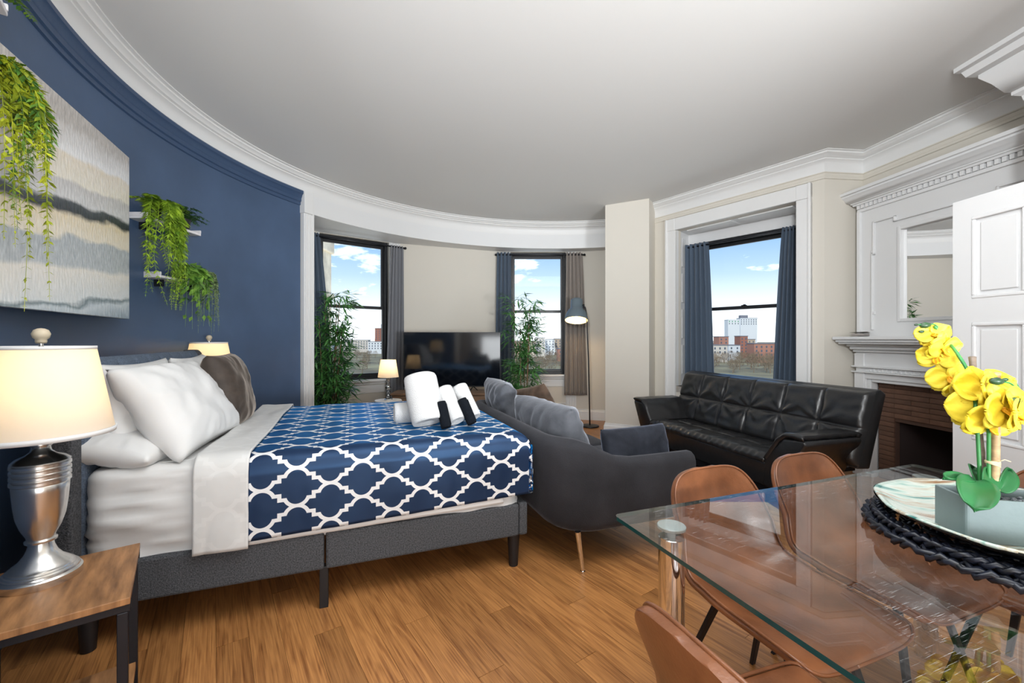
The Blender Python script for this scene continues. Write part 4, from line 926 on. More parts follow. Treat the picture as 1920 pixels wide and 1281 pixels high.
# tan bucket chairs
def chair_proto():
    t = thing('dining_chair', 'x', 'chair', (0, 0, 0), 0, 'tan leather dining chairs')
    # local: seat front towards -y, back at +y ; origin under the back top
    def prof(v):         # side profile (y, z) from seat front to back top
        P = [(-.56, .435), (-.53, .455), (-.40, .448), (-.28, .436), (-.17, .440), (-.10, .475), (-.06, .55), (-.035, .64), (-.012, .73), (0, .80)]
        t_ = v*(len(P)-1); i = min(len(P)-2, int(t_)); k = t_-i
        def cat(a, b, c, d, k): return .5*((2*b)+(-a+c)*k+(2*a-5*b+4*c-d)*k*k+(-a+3*b-3*c+d)*k**3)
        g_ = lambda j: P[max(0, min(len(P)-1, j))]
        return tuple(cat(g_(i-1)[q], g_(i)[q], g_(i+1)[q], g_(i+2)[q], k) for q in (0, 1))
    def half(v):         # half width
        b_ = .226+.008*math.sin(PI*min(1, v*1.4))-.030*max(0, (v-.5)/.5)
        kt = 1 if v < .80 else .16+.84*max(0, 1-((v-.80)/.20)**2.4)**(1/2.4)
        kf = 1 if v > .14 else .25+.75*max(0, 1-((.14-v)/.14)**2.2)**(1/2.2)
        return b_*kt*kf
    def fn(u, v):
        y, z = prof(v); s_ = 2*u-1; hw = half(v)
        cup = (abs(s_)*hw/.23)**2.4
        side_up = .055*cup*max(0, 1-abs(v-.42)/.42); fwd = -.075*cup*max(0, 1-abs(v-.72)/.36)
        return (s_*hw, y+fwd, z+side_up)
    def fn2(u, v): return fn(u, .5-.5*math.cos(PI*v))
    sh_ = MB().grid(fn2, 28, 56).build('shell', 'tan_leather', t, smooth=True, solid=.026, sub=1)
    ed = MB()
    pts = [fn2(0, k/48) for k in range(49)]+[fn(k/10, 1) for k in range(1, 11)]+[fn2(1, 1-k/48) for k in range(1, 49)]+[fn(1-k/10, 0) for k in range(1, 11)]
    ed.tube([Vector(p)+Vector((0, 0, 0)) for p in pts], .0045, 6); ed.build('piping', 'tan_leather', sh_, smooth=True)
    fr_ = MB(); fr_.box(-.11, .11, -.42, -.40, .40, .425); fr_.box(-.11, .11, -.18, -.16, .40, .425); fr_.box(-.12, -.10, -.42, -.16, .40, .425); fr_.box(.10, .12, -.42, -.16, .40, .425); fr_.build('leg_frame', 'black_metal', t)
    for x in (-1, 1):
        for y0, y1 in ((-.41, -.51), (-.17, -.03)):
            Lg = MB(); a = Vector((x*.11, y0, .42)); b = Vector((x*.20, y1, .0)); 
            wv = Vector((.016, 0, 0)); dv = Vector((0, .008, 0))
            Lg.add([a-wv-dv, a+wv-dv, a+wv+dv, a-wv+dv, b-wv*.6-dv, b+wv*.6-dv, b+wv*.6+dv, b-wv*.6+dv], [(0, 1, 2, 3), (4, 7, 6, 5), (0, 4, 5, 1), (1, 5, 6, 2), (2, 6, 7, 3), (3, 7, 4, 0)]); Lg.build('leg', 'black_metal', t, bevel=.003)
    return t
ch0 = chair_proto()
def tpt(x, y): p = T0+U*x+V*y; return (p.x, p.y, 0)
spots = [((.535, .15), 0, 'tan leather bucket chair at the left of the far table side'), ((1.065, .16), 0, 'tan leather bucket chair at the far table side near the fireplace'),
         ((-.235, -.60), PI/2, 'tan leather bucket chair with its back to us at the near table end'), ((1.79, -.42), -PI/2, 'tan leather bucket chair at the right end under the orchid')]
for i, ((x, y), a, lab) in enumerate(spots):
    o = ch0 if i == 0 else copy_tree(ch0)
    o.location = tpt(x, y); o.rotation_euler = (0, 0, RZ+a); o['label'] = lab

# ================================================================== TABLE CENTREPIECE
PCX, PCY = 1.345, 1.115; OX, OY = 1.275, 1.08
pmx = thing('placemat', 'round woven navy black placemat under the glass plate', 'placemat', (PCX, PCY, .7505))
for k in range(7):
    rad = .315-k*.042 ; hh = .012 if k else .0185
    for s_ in range(3):
        pts = []; nt_ = max(16, int(rad*150)); tw = int(rad*75)
        for i in range(nt_*2+1):
            a = 2*PI*i/(nt_*2); ph = a*tw+s_*2*PI/3
            r_ = rad+math.cos(ph)*.014; z = (.013 if k else .019)+math.sin(2*ph)*(.006 if k else .010)
            pts.append((r_*math.cos(a), r_*math.sin(a), z))
        MB().tube(pts, .0075 if k else .0088, 5, cap=False).build('braid_strand', 'placemat', pmx, smooth=True)
pts = []
for s_ in range(3):
    pts = []
    for i in range(161):
        a = 2*PI*i/160; ph = a*24+s_*2*PI/3; r_ = .298+math.cos(ph)*.012; pts.append((r_*math.cos(a), r_*math.sin(a), .040+math.sin(2*ph)*.007))
    MB().tube(pts, .0075, 5, cap=False).build('braid_strand', 'placemat', pmx, smooth=True)
pt = MB().lathe([(0, .0), (.14, 0), (.18, .004), (.24, .018), (.29, .040), (.303, .047), (.305, .052), (.300, .054), (.285, .047), (.235, .025), (.18, .012), (0, .010)], 72)
for i, v in enumerate(pt.v):
    a = math.atan2(v[1], v[0]); r_ = math.hypot(v[0], v[1]); k = 1+.012*math.sin(a*9)*(r_/.3)**3; pt.v[i] = (v[0]*k, v[1]*k, v[2])
po = tag(pt.build('decorative_plate', 'plate', smooth=True), 'round streaked green glass plate under the orchid planter', 'plate'); po.location = (PCX, PCY, .7505+.036)
MB().lathe([(.10, -.001), (.14, -.001), (.181, .003), (.241, .017), (.291, .039), (.304, .046), (.3055, .050)], 72, cap=False).build('plate_underside', 'plate_under', po, smooth=True, label='dark teal underside of the plate')
orc = thing('orchid_planter', 'yellow artificial orchid in a grey rectangular planter on the table', 'plant', (OX, OY, .7505+.0475), 0)
# planter: box turned so that a narrow end faces left
pa = at(1775, 905, .97); Mp = Matrix.Rotation(math.radians(-13.3), 4, 'Z')
PLX0, PLX1, PLY0, PLY1, PLH = -.14, .14, -.055, .055, .108
pl_ = MB(); 
o_out = rr(PLX0, PLX1, PLY0, PLY1, .008, 3); o_in = rr(PLX0+.008, PLX1-.008, PLY0+.008, PLY1-.008, .005, 3); n_ = len(o_out)
vs = [Mp @ Vector((x, y, z)) for x, y, z in [(x, y, 0) for x, y in o_out]+[(x, y, PLH) for x, y in o_out]+[(x, y, PLH) for x, y in o_in]+[(x, y, PLH-.03) for x, y in o_in]]
fs = [tuple(reversed(range(n_)))]
for q in range(3): fs += [(q*n_+i, q*n_+(i+1) % n_, (q+1)*n_+(i+1) % n_, (q+1)*n_+i) for i in range(n_)]
fs.append(tuple(range(3*n_, 4*n_))); pl_.add(vs, fs); pl_.build('planter', 'planter_grey', orc, bevel=.002)
pbm = MB(); random.seed(11)
for k in range(150):
    x = random.uniform(PLX0+.016, PLX1-.016); y = random.uniform(PLY0+.016, PLY1-.016); c_ = Mp @ Vector((x, y, PLH-.028+random.uniform(0, .01))); s_ = random.uniform(.005, .009)
    pbm.lathe([(0, -s_*.6), (s_*.8, -s_*.3), (s_, 0), (s_*.7, s_*.4), (0, s_*.6)], 6, M=Matrix.Translation(c_) @ Matrix.Rotation(random.uniform(0, 6), 4, 'X'))
pbm.build('pebbles', 'pebbles', orc, kind='stuff')
def Pz(px_, py_, D):        # local point of the orchid from an image direction at depth D
    return Vector((px_dir(px_)*D-OX, D-OY, H-(py_-HOR)*D/FPX-orc.location.z))
def oleaf(base, tip, width, bend, up=Vector((0, 0, 1)), cup=.012):
    base, tip = Vector(base), Vector(tip); d = tip-base; L_ = d.length; d.normalize(); sd = d.cross(up)
    sd = sd.normalized() if sd.length > 1e-3 else Vector((1, 0, 0)); nn = sd.cross(d)
    def fn(u, v):
        w2 = width*((4*max(0, (.03+.97*v)*(1-v)))**.42); s_ = 2*u-1
        return base+d*(L_*v)+sd*(s_*w2)+nn*(bend*math.sin(PI*v)+cup*abs(s_)**1.5)
    return MB().grid(fn, 8, 14).build('leaf', 'orchid_leaf', orc, smooth=True, solid=.003)
Dn = 1.16
oleaf(Pz(1828, 903, 1.085), Pz(1826, 962, .985), .037, .014, Vector((0, -.3, 1)))
oleaf(Pz(1818, 905, 1.09), Pz(1766, 900, 1.07), .018, .004, Vector((0, -.5, 1)))
oleaf(Pz(1832, 915, 1.10), Pz(1818, 878, 1.15), .030, .006, Vector((0, -1, .3)))
oleaf(Pz(1842, 918, 1.08), Pz(1848, 882, 1.11), .026, .006, Vector((0, -1, .3)))
oleaf(Pz(1868, 920, 1.09), Pz(1888, 880, 1.11), .024, .006, Vector((0, -1, .2)))
def stem(pts, r, matn='orchid_stem', nm='stem'): return MB().tube(pts, r, 10).build(nm, matn, orc, smooth=True)
def bez(P, n_=16):
    P = [Vector(p) for p in P]; out = []
    for i in range(len(P)-1):
        p0 = P[max(0, i-1)]; p1 = P[i]; p2 = P[i+1]; p3 = P[min(len(P)-1, i+2)]
        for k in range(n_):
            t_ = k/n_; out.append(.5*((2*p1)+(-p0+p2)*t_+(2*p0-5*p1+4*p2-p3)*t_*t_+(-p0+3*p1-3*p2+p3)*t_**3))
    return out+[P[-1]]
stem(bez([Pz(1838, 915, 1.10), Pz(1832, 800, 1.13), Pz(1822, 715, 1.18), Pz(1796, 665, 1.23), Pz(1772, 635, 1.29), Pz(1752, 612, 1.30)]), .0042)
stem(bez([Pz(1854, 925, 1.085), Pz(1854, 800, 1.12), Pz(1856, 740, 1.15), Pz(1870, 712, 1.18), Pz(1893, 712, 1.17), Pz(1908, 728, 1.16), Pz(1910, 748, 1.16)]), .0042)
def stake(a, b, r, matn):
    a, b = Vector(a), Vector(b); pts = []; rs = []
    for k in range(25):
        t_ = k/24; pts.append(a+(b-a)*t_); rs.append(r*(1.14 if k % 6 == 0 else 1))
    MB().tube(pts, rs, 12).build('bamboo_stake', matn, orc, smooth=True)
stake(Pz(1866, 930, 1.08), Pz(1868, 700, 1.16), .0085, 'bamboo_stake'); stake(Pz(1845, 912, 1.11), Pz(1823, 670, 1.22), .0075, 'bamboo_dark')
tie = MB()
for k in range(4): tie.lathe([(.0135, 0), (.0145, .0012), (.0135, .0024)], 16, M=Matrix.Translation(Pz(1861, 866+k*2.2, 1.10)) @ Matrix.Rotation(.12*k, 4, 'Y') @ Matrix.Scale(1.1, 4, (1, 0, 0)))
tie.tube([Pz(1868, 868, 1.09), Pz(1884, 862, 1.08), Pz(1895, 866, 1.08)], .0012, 5); tie.build('raffia_tie', 'raffia', orc, smooth=True)
def petal(mb, c, d, nn, L_, W_, cup):
    sd = d.cross(nn).normalized()
    def fn(u, v):
        s_ = 2*u-1; w2 = W_*math.sin(PI*min(1, .06+v*.93))**.6
        return c+d*(L_*v)+sd*(s_*w2)+nn*(cup*v*v+.10*W_*abs(s_)**2*math.sin(PI*v)+.004*math.sin(s_*6+v*5))
    return mb.grid(fn, 8, 8)
def flower(px_, py_, D, r, face, roll_=0):
    c = Pz(px_, py_, D); nn = Vector(face).normalized(); up = (Vector((0, 0, 1))-nn*nn.z).normalized(); sd = up.cross(nn).normalized()
    rot = Matrix.Rotation(roll_, 3, nn); up = rot @ up; sd = rot @ sd
    fo_ = MB().lathe([(0, -.004), (.006, -.002), (.005, .006), (0, .01)], 8, M=Matrix.Translation(c) @ nn.to_track_quat('Z', 'Y').to_matrix().to_4x4()).build('flower', 'petal_deep', orc, smooth=True)
    for ang, L_, W_, cup, off in ((90, r*.95, r*.40, -.10*r, -.002), (-32, r*.95, r*.42, -.05*r, -.003), (212, r*.95, r*.42, -.05*r, -.003), (12, r*1.06, r*.62, .12*r, .003), (168, r*1.06, r*.62, .12*r, .003)):
        d = (sd*math.cos(R(ang))+up*math.sin(R(ang))); petal(MB(), c+nn*off, d, nn, L_, W_, cup).build('petal', 'petal', fo_, smooth=True, solid=.0012)
    petal(MB(), c+nn*.004, (-up*.8+nn*.6).normalized(), nn, r*.5, r*.20, .1*r).build('lip', 'petal_deep', fo_, smooth=True, solid=.0012)
for a in ((1748, 628, 1.30, .045, (-.4, -1, .5), .3), (1766, 652, 1.27, .05, (.1, -1, -.25), 0), (1757, 672, 1.29, .048, (-.75, -.8, .1), -.2), (1778, 708, 1.27, .052, (-.5, -.9, .1), .3), (1790, 728, 1.24, .05, (.4, -.9, -.2), -.3),
          (1842, 728, 1.16, .068, (-.25, -1, .35), .1), (1868, 738, 1.13, .070, (.3, -1, .2), -.15), (1838, 765, 1.15, .072, (-.5, -1, .1), .15), (1878, 765, 1.10, .070, (.2, -1, .05), .25), (1852, 790, 1.12, .064, (-.05, -1, -.2), -.1), (1905, 778, 1.08, .062, (.6, -1, .1), 0)): flower(*a)
def bud(px_, py_, D, s_, ax=(1, 0, .1)):
    Mx = Matrix.Translation(Pz(px_, py_, D)) @ Vector(ax).normalized().to_track_quat('Z', 'Y').to_matrix().to_4x4()
    MB().lathe([(0, -s_), (s_*.45, -s_*.75), (s_*.62, 0), (s_*.42, s_*.7), (0, s_)], 12, M=Mx).build('bud', 'orchid_bud', orc, smooth=True)
bud(1735, 610, 1.30, .016); bud(1728, 622, 1.30, .008); bud(1718, 609, 1.3, .006); bud(1869, 715, 1.09, .017, (1, 0, -.05)); bud(1903, 752, 1.09, .016, (1, 0, .1)); bud(1908, 738, 1.12, .008); bud(1885, 712, 1.12, .008)
stem(bez([Pz(1772, 635, 1.29), Pz(1755, 610, 1.30), Pz(1735, 609, 1.30), Pz(1717, 609, 1.30)]), .0018)
stem(bez([Pz(1880, 716, 1.12), Pz(1896, 720, 1.12), Pz(1908, 735, 1.12), Pz(1903, 752, 1.10)]), .0022)

# ================================================================== CANVAS ON THE BLUE WALL
cd = Vector((.388, -.921)); cp = Vector((-2.43, 2.71)); CL, CZ0, CZ1 = 1.22, 1.43, 2.455
cv = thing('wall_painting', 'large abstract canvas in grey, beige and black bands on the blue wall', 'painting', (cp.x, cp.y, CZ0), math.atan2(cd.y, cd.x))
MB().box(0, CL, -.032, 0, 0, CZ1-CZ0).build('canvas', 'paint', cv, bevel=.003)
MB().box(.01, CL-.01, -.040, -.032, .01, CZ1-CZ0-.01).build('stretcher', 'black_frame', cv)

# ================================================================== PLANTS
def leaf_add(m_, p, d, up, L_, W_, droop=0, fold_=.0):
    d = d.normalized(); sd = d.cross(up); sd = sd.normalized() if sd.length > 1e-4 else Vector((1, 0, 0)); nn = sd.cross(d)
    b = len(m_.v); mid = p+d*L_*.45-Vector((0, 0, droop*.3)); tip = p+d*L_-Vector((0, 0, droop))
    m_.v += [tuple(p), tuple(mid+sd*W_+nn*fold_), tuple(tip), tuple(mid-sd*W_+nn*fold_), tuple(mid-nn*.001)]
    m_.f += [(b, b+1, b+4), (b+1, b+2, b+4), (b+2, b+3, b+4), (b+3, b, b+4)]
def rv(): return Vector((random.uniform(-1, 1), random.uniform(-1, 1), random.uniform(-1, 1)))
def frond(plant, pts, L_, W_, matn, n_=40, stem_r=.0015, tip=.35, jit=.3, pairs=True, smooth=False, nm='frond', droop=.25):
    pts = bez(pts, 10); m_ = MB(); N_ = len(pts)
    m_.tube(pts, [stem_r*(1.2-.8*i/N_) for i in range(N_)], 5)
    for k in range(n_):
        t_ = .06+.94*k/n_; i = min(N_-2, int(t_*(N_-1))); p = pts[i]; d = (pts[i+1]-p).normalized()
        sd = d.cross(Vector((0, 0, 1))); sd = sd.normalized() if sd.length > .2 else Vector((math.cos(k*2.4), math.sin(k*2.4), 0)); sd = (sd+rv()*jit).normalized()
        sc = (math.sin(PI*min(1, .12+t_*.86))**.6)*(1-tip*t_)
        for s_ in ((1, -1) if pairs else ((1,) if k % 2 else (-1,))):
            leaf_add(m_, p, sd*s_+d*.55+rv()*jit*.4, Vector((0, 0, 1))+rv()*jit, L_*sc, W_*sc, droop*L_*sc)
    return m_.build(nm, matn, plant, fix=False)
def pot(plant, r, h, c=(0, 0, 0), matn='pot_black'):
    MB().lathe([(0, 0), (r*.72, 0), (r*.95, h*.92), (r, h*.92), (r, h), (r*.9, h), (r*.88, h*.85), (0, h*.85)], 24, c[:2]).build('pot', matn, plant, smooth='auto')
    MB().lathe([(0, h*.86), (r*.86, h*.862)], 16, c[:2]).build('soil', 'soil', plant)
def wshelf(label, y0, y1, z):
    """board on the curved wall between depths y0 and y1"""
    def xw(y): return C[0]-math.sqrt(RW*RW-(y-C[1])**2)
    xi = max(xw(y0), xw(y1), xw((y0+y1)/2)); t = thing('wall_shelf', label, 'shelf', (xi, (y0+y1)/2, z), 0, 'small white wall shelves')
    l_ = (y1-y0)/2; MB().box(-.035, .115, -l_, l_, 0, .018).build('board', 'shelf_white', t, bevel=.003)
    for y in (-l_, l_-.012): MB().box(-.01, .117, y, y+.012, .018, .042).build('end_lip', 'shelf_white', t, bevel=.003)
    for y in (-l_*.6, l_*.6): MB().box(-.02, .05, y-.008, y+.008, -.05, 0).build('bracket', 'black_metal', t, bevel=.002)
    return xi
z1_, z2_ = 2.11, 1.735
x1_ = wshelf('upper white wall shelf holding two ferns', 2.84, 3.34, z1_); x2_ = wshelf('lower white wall shelf with the trailing plants', 2.98, 3.52, z2_)
random.seed(5)
pf = thing('hanging_fern', 'long bright green fern spilling over the upper wall shelf', 'plant', (x1_+.05, 2.97, z1_+.018)); pot(pf, .05, .085)
for k in range(30):
    a = random.uniform(-1.35, 1.35); out = random.uniform(.05, .13); ln = random.uniform(.2, .62) if k > 4 else random.uniform(.12, .2)
    dy = math.sin(a)*.16; dx = .05+math.cos(a)*out
    if k <= 4: P_ = [(0, 0, .07), (dx*.5, dy*.8, .15), (dx, dy*1.6, .12)] if k < 4 else [(0, 0, .07), (.03, -.10, .12), (.04, -.26, .09)]
    else: P_ = [(0, 0, .07), (dx*.7, dy*.5, .13), (dx, dy*.9, .02), (dx+.01, dy+random.uniform(-.04, .04), -ln*.5), (dx+random.uniform(-.01, .03), dy+random.uniform(-.06, .06), -ln)]
    frond(pf, P_, .066, .011, 'leaf_fern', 58, jit=.25)
pf = thing('potted_fern', 'small dark fern in a black pot at the end of the upper wall shelf', 'plant', (x1_+.055, 3.24, z1_+.018)); pot(pf, .048, .085)
for k in range(18):
    a = random.uniform(0, 2*PI); l_ = random.uniform(.10, .19); zz = random.uniform(.10, .19)
    if math.cos(a) < -.2: l_ *= .25
    frond(pf, [(0, 0, .07), (math.cos(a)*l_*.45, math.sin(a)*l_*.45, zz), (math.cos(a)*l_, math.sin(a)*l_, zz-.03)], .042, .009, 'leaf_dark', 26, jit=.3)
pf = thing('trailing_pothos', 'leafy green trailing plant on the lower wall shelf', 'plant', (x2_+.05, 3.24, z2_+.018)); pot(pf, .045, .08)
for k in range(22):
    a = random.uniform(-1.3, 1.3); ln = random.uniform(.05, .40); dx = .09+math.cos(a)*.07; dy = math.sin(a)*.14
    frond(pf, [(0, 0, .07), (dx*.8, dy*.6, .10), (dx, dy, 0), (dx+.01, dy+random.uniform(-.04, .04), -ln)], .085, .028, 'leaf_pothos', 10, jit=.55, pairs=False, tip=0, nm='vine', droop=.3)
for k in range(5):
    a = random.uniform(-1, 1); frond(pf, [(0, 0, .07), (.05, -.06+a*.05, .08), (.08, -.10+a*.08, -.05), (.09, -.12+a*.08, -.24)], .045, .006, 'leaf_fern', 40, jit=.25)
pf = thing('trailing_vine', 'small variegated trailing plant at the end of the lower wall shelf', 'plant', (x2_+.05, 3.44, z2_+.018)); pot(pf, .045, .07)
for k in range(28):
    a = random.uniform(-1.5, 1.5); ln = random.uniform(.06, .42); dx = .06+math.cos(a)*.05; dy = math.sin(a)*.09
    frond(pf, [(0, 0, .06), (dx*.8, dy*.7, .09), (dx, dy, 0), (dx+.01, dy+random.uniform(-.03, .03), -ln)], .026, .0095, 'leaf_varieg', 26, jit=.6, nm='vine', tip=.1)
for k in range(3): frond(pf, [(0, 0, .06), (random.uniform(-.01, .02), random.uniform(-.04, .02), .17)], .022, .009, 'leaf_dark', 12, jit=.5, nm='sprig')
# big hanging plants at the left edge, on shelves just outside the picture
def xw(y): return C[0]-math.sqrt(RW*RW-(y-C[1])**2)
ly = 1.42; lx = xw(ly)
for lab, z, y in (('wall shelf above the painting at the left picture edge', 2.15, ly), ('highest wall shelf at the left picture edge', 2.48, ly-.06)):
    ang = math.atan2(y-C[1], lx-C[0]); t = thing('wall_shelf', lab, 'shelf', (xw(y), y, z), ang+PI, 'small white wall shelves')
    MB().box(-.02, .12, -.16, .16, 0, .018).build('board', 'shelf_white', t, bevel=.003)
    for yy in (-.16, .148): MB().box(0, .122, yy, yy+.012, .018, .042).build('end_lip', 'shelf_white', t, bevel=.003)
inw = (Vector((C[0], C[1]))-Vector((lx, ly))).normalized(); tang = Vector((inw.y, -inw.x)); tang = tang if tang.y > 0 else -tang
q = Vector((lx, ly))+inw*.07
pf = thing('hanging_plant', 'yellow green trailing plant hanging over the painting at the left edge', 'plant', (q.x, q.y, 2.168)); pot(pf, .05, .08)
random.seed(23)
for k in range(28):
    e_ = random.uniform(-.02, .22); o_ = random.uniform(.04, .14); ln = random.choice((.15, .25, .35, .45, .62, .75))*random.uniform(.8, 1.1)
    def lp(a, b, z): v = tang*a+inw*b; return (v.x, v.y, z)
    frond(pf, [(0, 0, .07), lp(e_*.6, o_*.6, .12), lp(e_, o_, .02), lp(e_+random.uniform(-.03, .03), o_+.01, -ln*.5), lp(e_+random.uniform(-.04, .04), o_+.01, -ln)], .042, .0085, 'leaf_lime' if k % 3 else 'leaf_pothos', int(20+ln*50), jit=.55, nm='vine', tip=.15)
q = Vector((xw(ly-.06), ly-.06))+inw*.07
pf = thing('potted_fern', 'fern frond reaching in at the upper left corner', 'plant', (q.x, q.y, 2.498)); pot(pf, .05, .08)
def wl_(x, y, z): return (x-q.x, y-q.y, z-2.498)
frond(pf, [(0, 0, .07), wl_(-1.86, 1.50, 2.56), wl_(-1.90, 1.62, 2.60), wl_(-1.945, 1.75, 2.595)], .05, .013, 'leaf_fern', 26, jit=.25)
frond(pf, [(0, 0, .07), wl_(-1.84, 1.48, 2.60), wl_(-1.87, 1.58, 2.62), wl_(-1.90, 1.68, 2.63)], .05, .013, 'leaf_pothos', 24, jit=.25)
frond(pf, [(0, 0, .07), wl_(-1.80, 1.42, 2.60), wl_(-1.78, 1.48, 2.58), wl_(-1.78, 1.52, 2.53)], .05, .013, 'leaf_dark', 20, jit=.25)

def bamboo(label, loc, h, spread, seed, n_st=6):
    random.seed(seed); t = thing('bamboo_plant', label, 'plant', loc, 0, 'artificial bamboo plants'); pot(t, .13, .22)
    fol = MB()
    for k in range(n_st):
        a = random.uniform(0, 2*PI); r0 = random.uniform(.01, .06); ex = math.cos(a)*spread*random.uniform(.25, .7); ey = math.sin(a)*spread*.4; hh = h*random.uniform(.68, .97) if k else h*.96
        pts = bez([(r0*math.cos(a), r0*math.sin(a), .18), (r0*math.cos(a)+ex*.25, r0*math.sin(a)+ey*.25, hh*.5), (ex*.7, ey*.7, hh)], 12); rs = [(.008-.005*i/len(pts))*(1.25 if i % 4 == 0 else 1) for i in range(len(pts))]
        MB().tube(pts, rs, 8).build('stem', 'cane', t, smooth=True)
        for i in range(5, len(pts)):
            for b_ in range(2 if i % 3 == 0 else 1):
                a2 = random.uniform(0, 2*PI); bl = spread*random.uniform(.25, .75)*(1.15-.5*i/len(pts)); tip = pts[i]+Vector((math.cos(a2)*bl, math.sin(a2)*bl*.6, random.uniform(.0, .16))); fol.tube([pts[i], (pts[i]+tip)/2+Vector((0, 0, .03)), tip], .0015, 4)
                for q_ in range(3):
                    p = pts[i]+(tip-pts[i])*(.45+.27*q_)
                    for c_ in range(4):
                        d = Vector((math.cos(a2)+random.uniform(-1.1, 1.1), (math.sin(a2)+random.uniform(-1.1, 1.1))*.8, random.uniform(-.6, .55))); leaf_add(fol, p, d, Vector((0, 0, 1))+rv()*.4, random.uniform(.10, .18), random.uniform(.009, .014), random.uniform(0, .05))
    fol.build('foliage', 'leaf_bamboo', t, fix=False, kind='stuff')
    return t
bamboo('tall bamboo plant in front of the window next to the blue wall', (px_dir(618)*5.15, 5.15, 0), 1.84, .40, 31, 8)
bamboo('tall bamboo plant between the television and the floor lamp', (px_dir(980)*6.05, 6.05, 0), 1.89, .34, 44, 6)

# ================================================================== TELEVISION, STAND, SMALL LAMP
TD = 5.72
tv = thing('television', 'large black flat television standing in front of the bay', 'television', (px_dir(848)*TD, TD, .605), math.radians(2))
tw, z0_, z1v = 1.295, .06, .795
MB().box(-tw/2, tw/2, 0, .045, z0_, z1v).build('housing', 'tv_bezel', tv, bevel=.004)
MB().box(-tw/2+.008, tw/2-.008, -.003, .001, z0_+.016, z1v-.008).build('screen', 'tv_screen', tv)
MB().box(-.02, .02, -.005, 0, z0_+.003, z0_+.012).build('sensor', 'lampgrey', tv)
for x in (-.28, .28):
    for s_ in (-1, 1): MB().tube([(x, .02, z0_+.005), (x+s_*.05*(1 if x > 0 else -1)-.0, .02+s_*.10, .004)], .007, 8).build('leg', 'black_metal', tv, smooth=True)
ts = thing('tv_stand', 'low brown wood stand under the television', 'cabinet', (px_dir(848)*TD, TD+.02, 0), math.radians(2))
MB().box(-.78, .72, -.2, .2, .575, .604).build('top', 'wood_stand', ts, bevel=.003); MB().box(-.76, .70, -.18, .2, .10, .575).build('body', 'wood_stand', ts, bevel=.003)
for k in range(3):
    x0 = -.75+k*.485; dd_ = MB().box(x0, x0+.47, -.198, -.18, .12, .56).build('door', 'wood_stand', ts, bevel=.003); MB().tube([(x0+.4, -.215, .30), (x0+.4, -.215, .40)], .005, 8).build('handle', 'black_metal', dd_)
for x in (-.72, .66):
    for y in (-.16, .16): MB().box(x-.02, x+.02, y-.02, y+.02, 0, .10).build('leg', 'black_leg', ts)
LXY = (px_dir(728)*4.95, 4.95)
st_ = thing('side_table', 'small white round side table under the crystal lamp', 'table', (LXY[0], LXY[1], 0))
MB().lathe([(0, .575), (.15, .575), (.155, .582), (.155, .592), (.15, .60), (0, .60)], 36).build('top', 'white_gloss', st_, smooth='auto'); MB().lathe([(.025, .03), (.02, .3), (.03, .575)], 16).build('column', 'white_gloss', st_, smooth=True); MB().lathe([(0, 0), (.12, 0), (.12, .015), (.03, .035), (0, .035)], 30).build('base', 'white_gloss', st_, smooth='auto')
cl_ = thing('crystal_lamp', 'small lamp with stacked crystal balls and white shade by the television', 'lamp', (LXY[0], LXY[1], .601))
MB().lathe([(0, 0), (.048, 0), (.05, .008), (.045, .014), (.015, .018), (0, .018)], 24).build('base', 'chrome', cl_, smooth='auto')
z = .018
for k, r in enumerate((.030, .026, .034, .026, .024)):
    MB().lathe([(.006, z), (r*.7, z+r*.3), (r, z+r*.85), (r*.75, z+r*1.35), (.008, z+r*1.7)], 10).build('crystal_ball', 'crystal', cl_); z += r*1.7
MB().lathe([(0, z), (.008, z), (.008, .33), (0, .33)], 10).build('socket', 'chrome', cl_, smooth='auto')
MB().lathe([(.118, .265), (.085, .465)], 40, cap=False).build('lamp_shade', 'lamp_shade', cl_, smooth=True)
MB().lathe([(0, .33), (.018, .34), (.022, .36), (0, .40)], 12).build('bulb', 'bulb', cl_, smooth=True)
lt = light('lamp_light', 'POINT', (0, 0, .40), 1.6, (1, .72, .40), radius=.025); lt.parent = cl_

# floor lamp
FLD = 6.38; fb_ = Vector((px_dir(1106)*FLD, FLD, 0))
fl_ = thing('floor_lamp', 'blue grey dome floor lamp beside the second window', 'lamp', fb_)
MB().lathe([(0, 0), (.13, 0), (.135, .008), (.13, .02), (.02, .028), (0, .028)], 36).build('base', 'black_metal', fl_, smooth='auto')
MB().tube([(0, 0, .02), (-.02, 0, 1.0), (-.05, 0, 1.68), (-.07, 0, 1.78), (-.11, -.02, 1.82)], .010, 10).build('pole', 'black_metal', fl_, smooth=True)
Ms = Matrix.Translation((px_dir(1080)*FLD-fb_.x, -.03, 1.585)) @ Matrix.Rotation(math.radians(-17), 4, 'X') @ Matrix.Rotation(math.radians(4), 4, 'Y')
dome = [(.170, 0), (.172, .01), (.165, .06), (.148, .115), (.12, .16), (.098, .185), (.092, .20), (.092, .30), (.088, .325), (.07, .342), (0, .345)]
lsh = MB().lathe(dome, 48, M=Ms, cap=False).build('lamp_shade', 'lampgrey', fl_, smooth=True)
MB().lathe([(r*.97, z+.003) for r, z in dome[:4]]+[(.105, .15), (.02, .16)], 48, M=Ms, cap=False).build('shade_lining', 'lamp_inner', lsh, smooth=True)
MB().lathe([(0, .06), (.03, .07), (.04, .10), (.025, .15), (.02, .19), (0, .19)], 16, M=Ms).build('bulb', 'bulb', fl_, smooth=True)
MB().box(.085, .115, -.02, .02, .20, .26, Ms).build('hinge', 'black_metal', fl_, bevel=.004)
lt = light('lamp_light', 'POINT', (0, 0, 0), 3.0, (1, .74, .42), radius=.03); lt.parent = fl_; lt.location = Ms @ Vector((0, 0, .035))

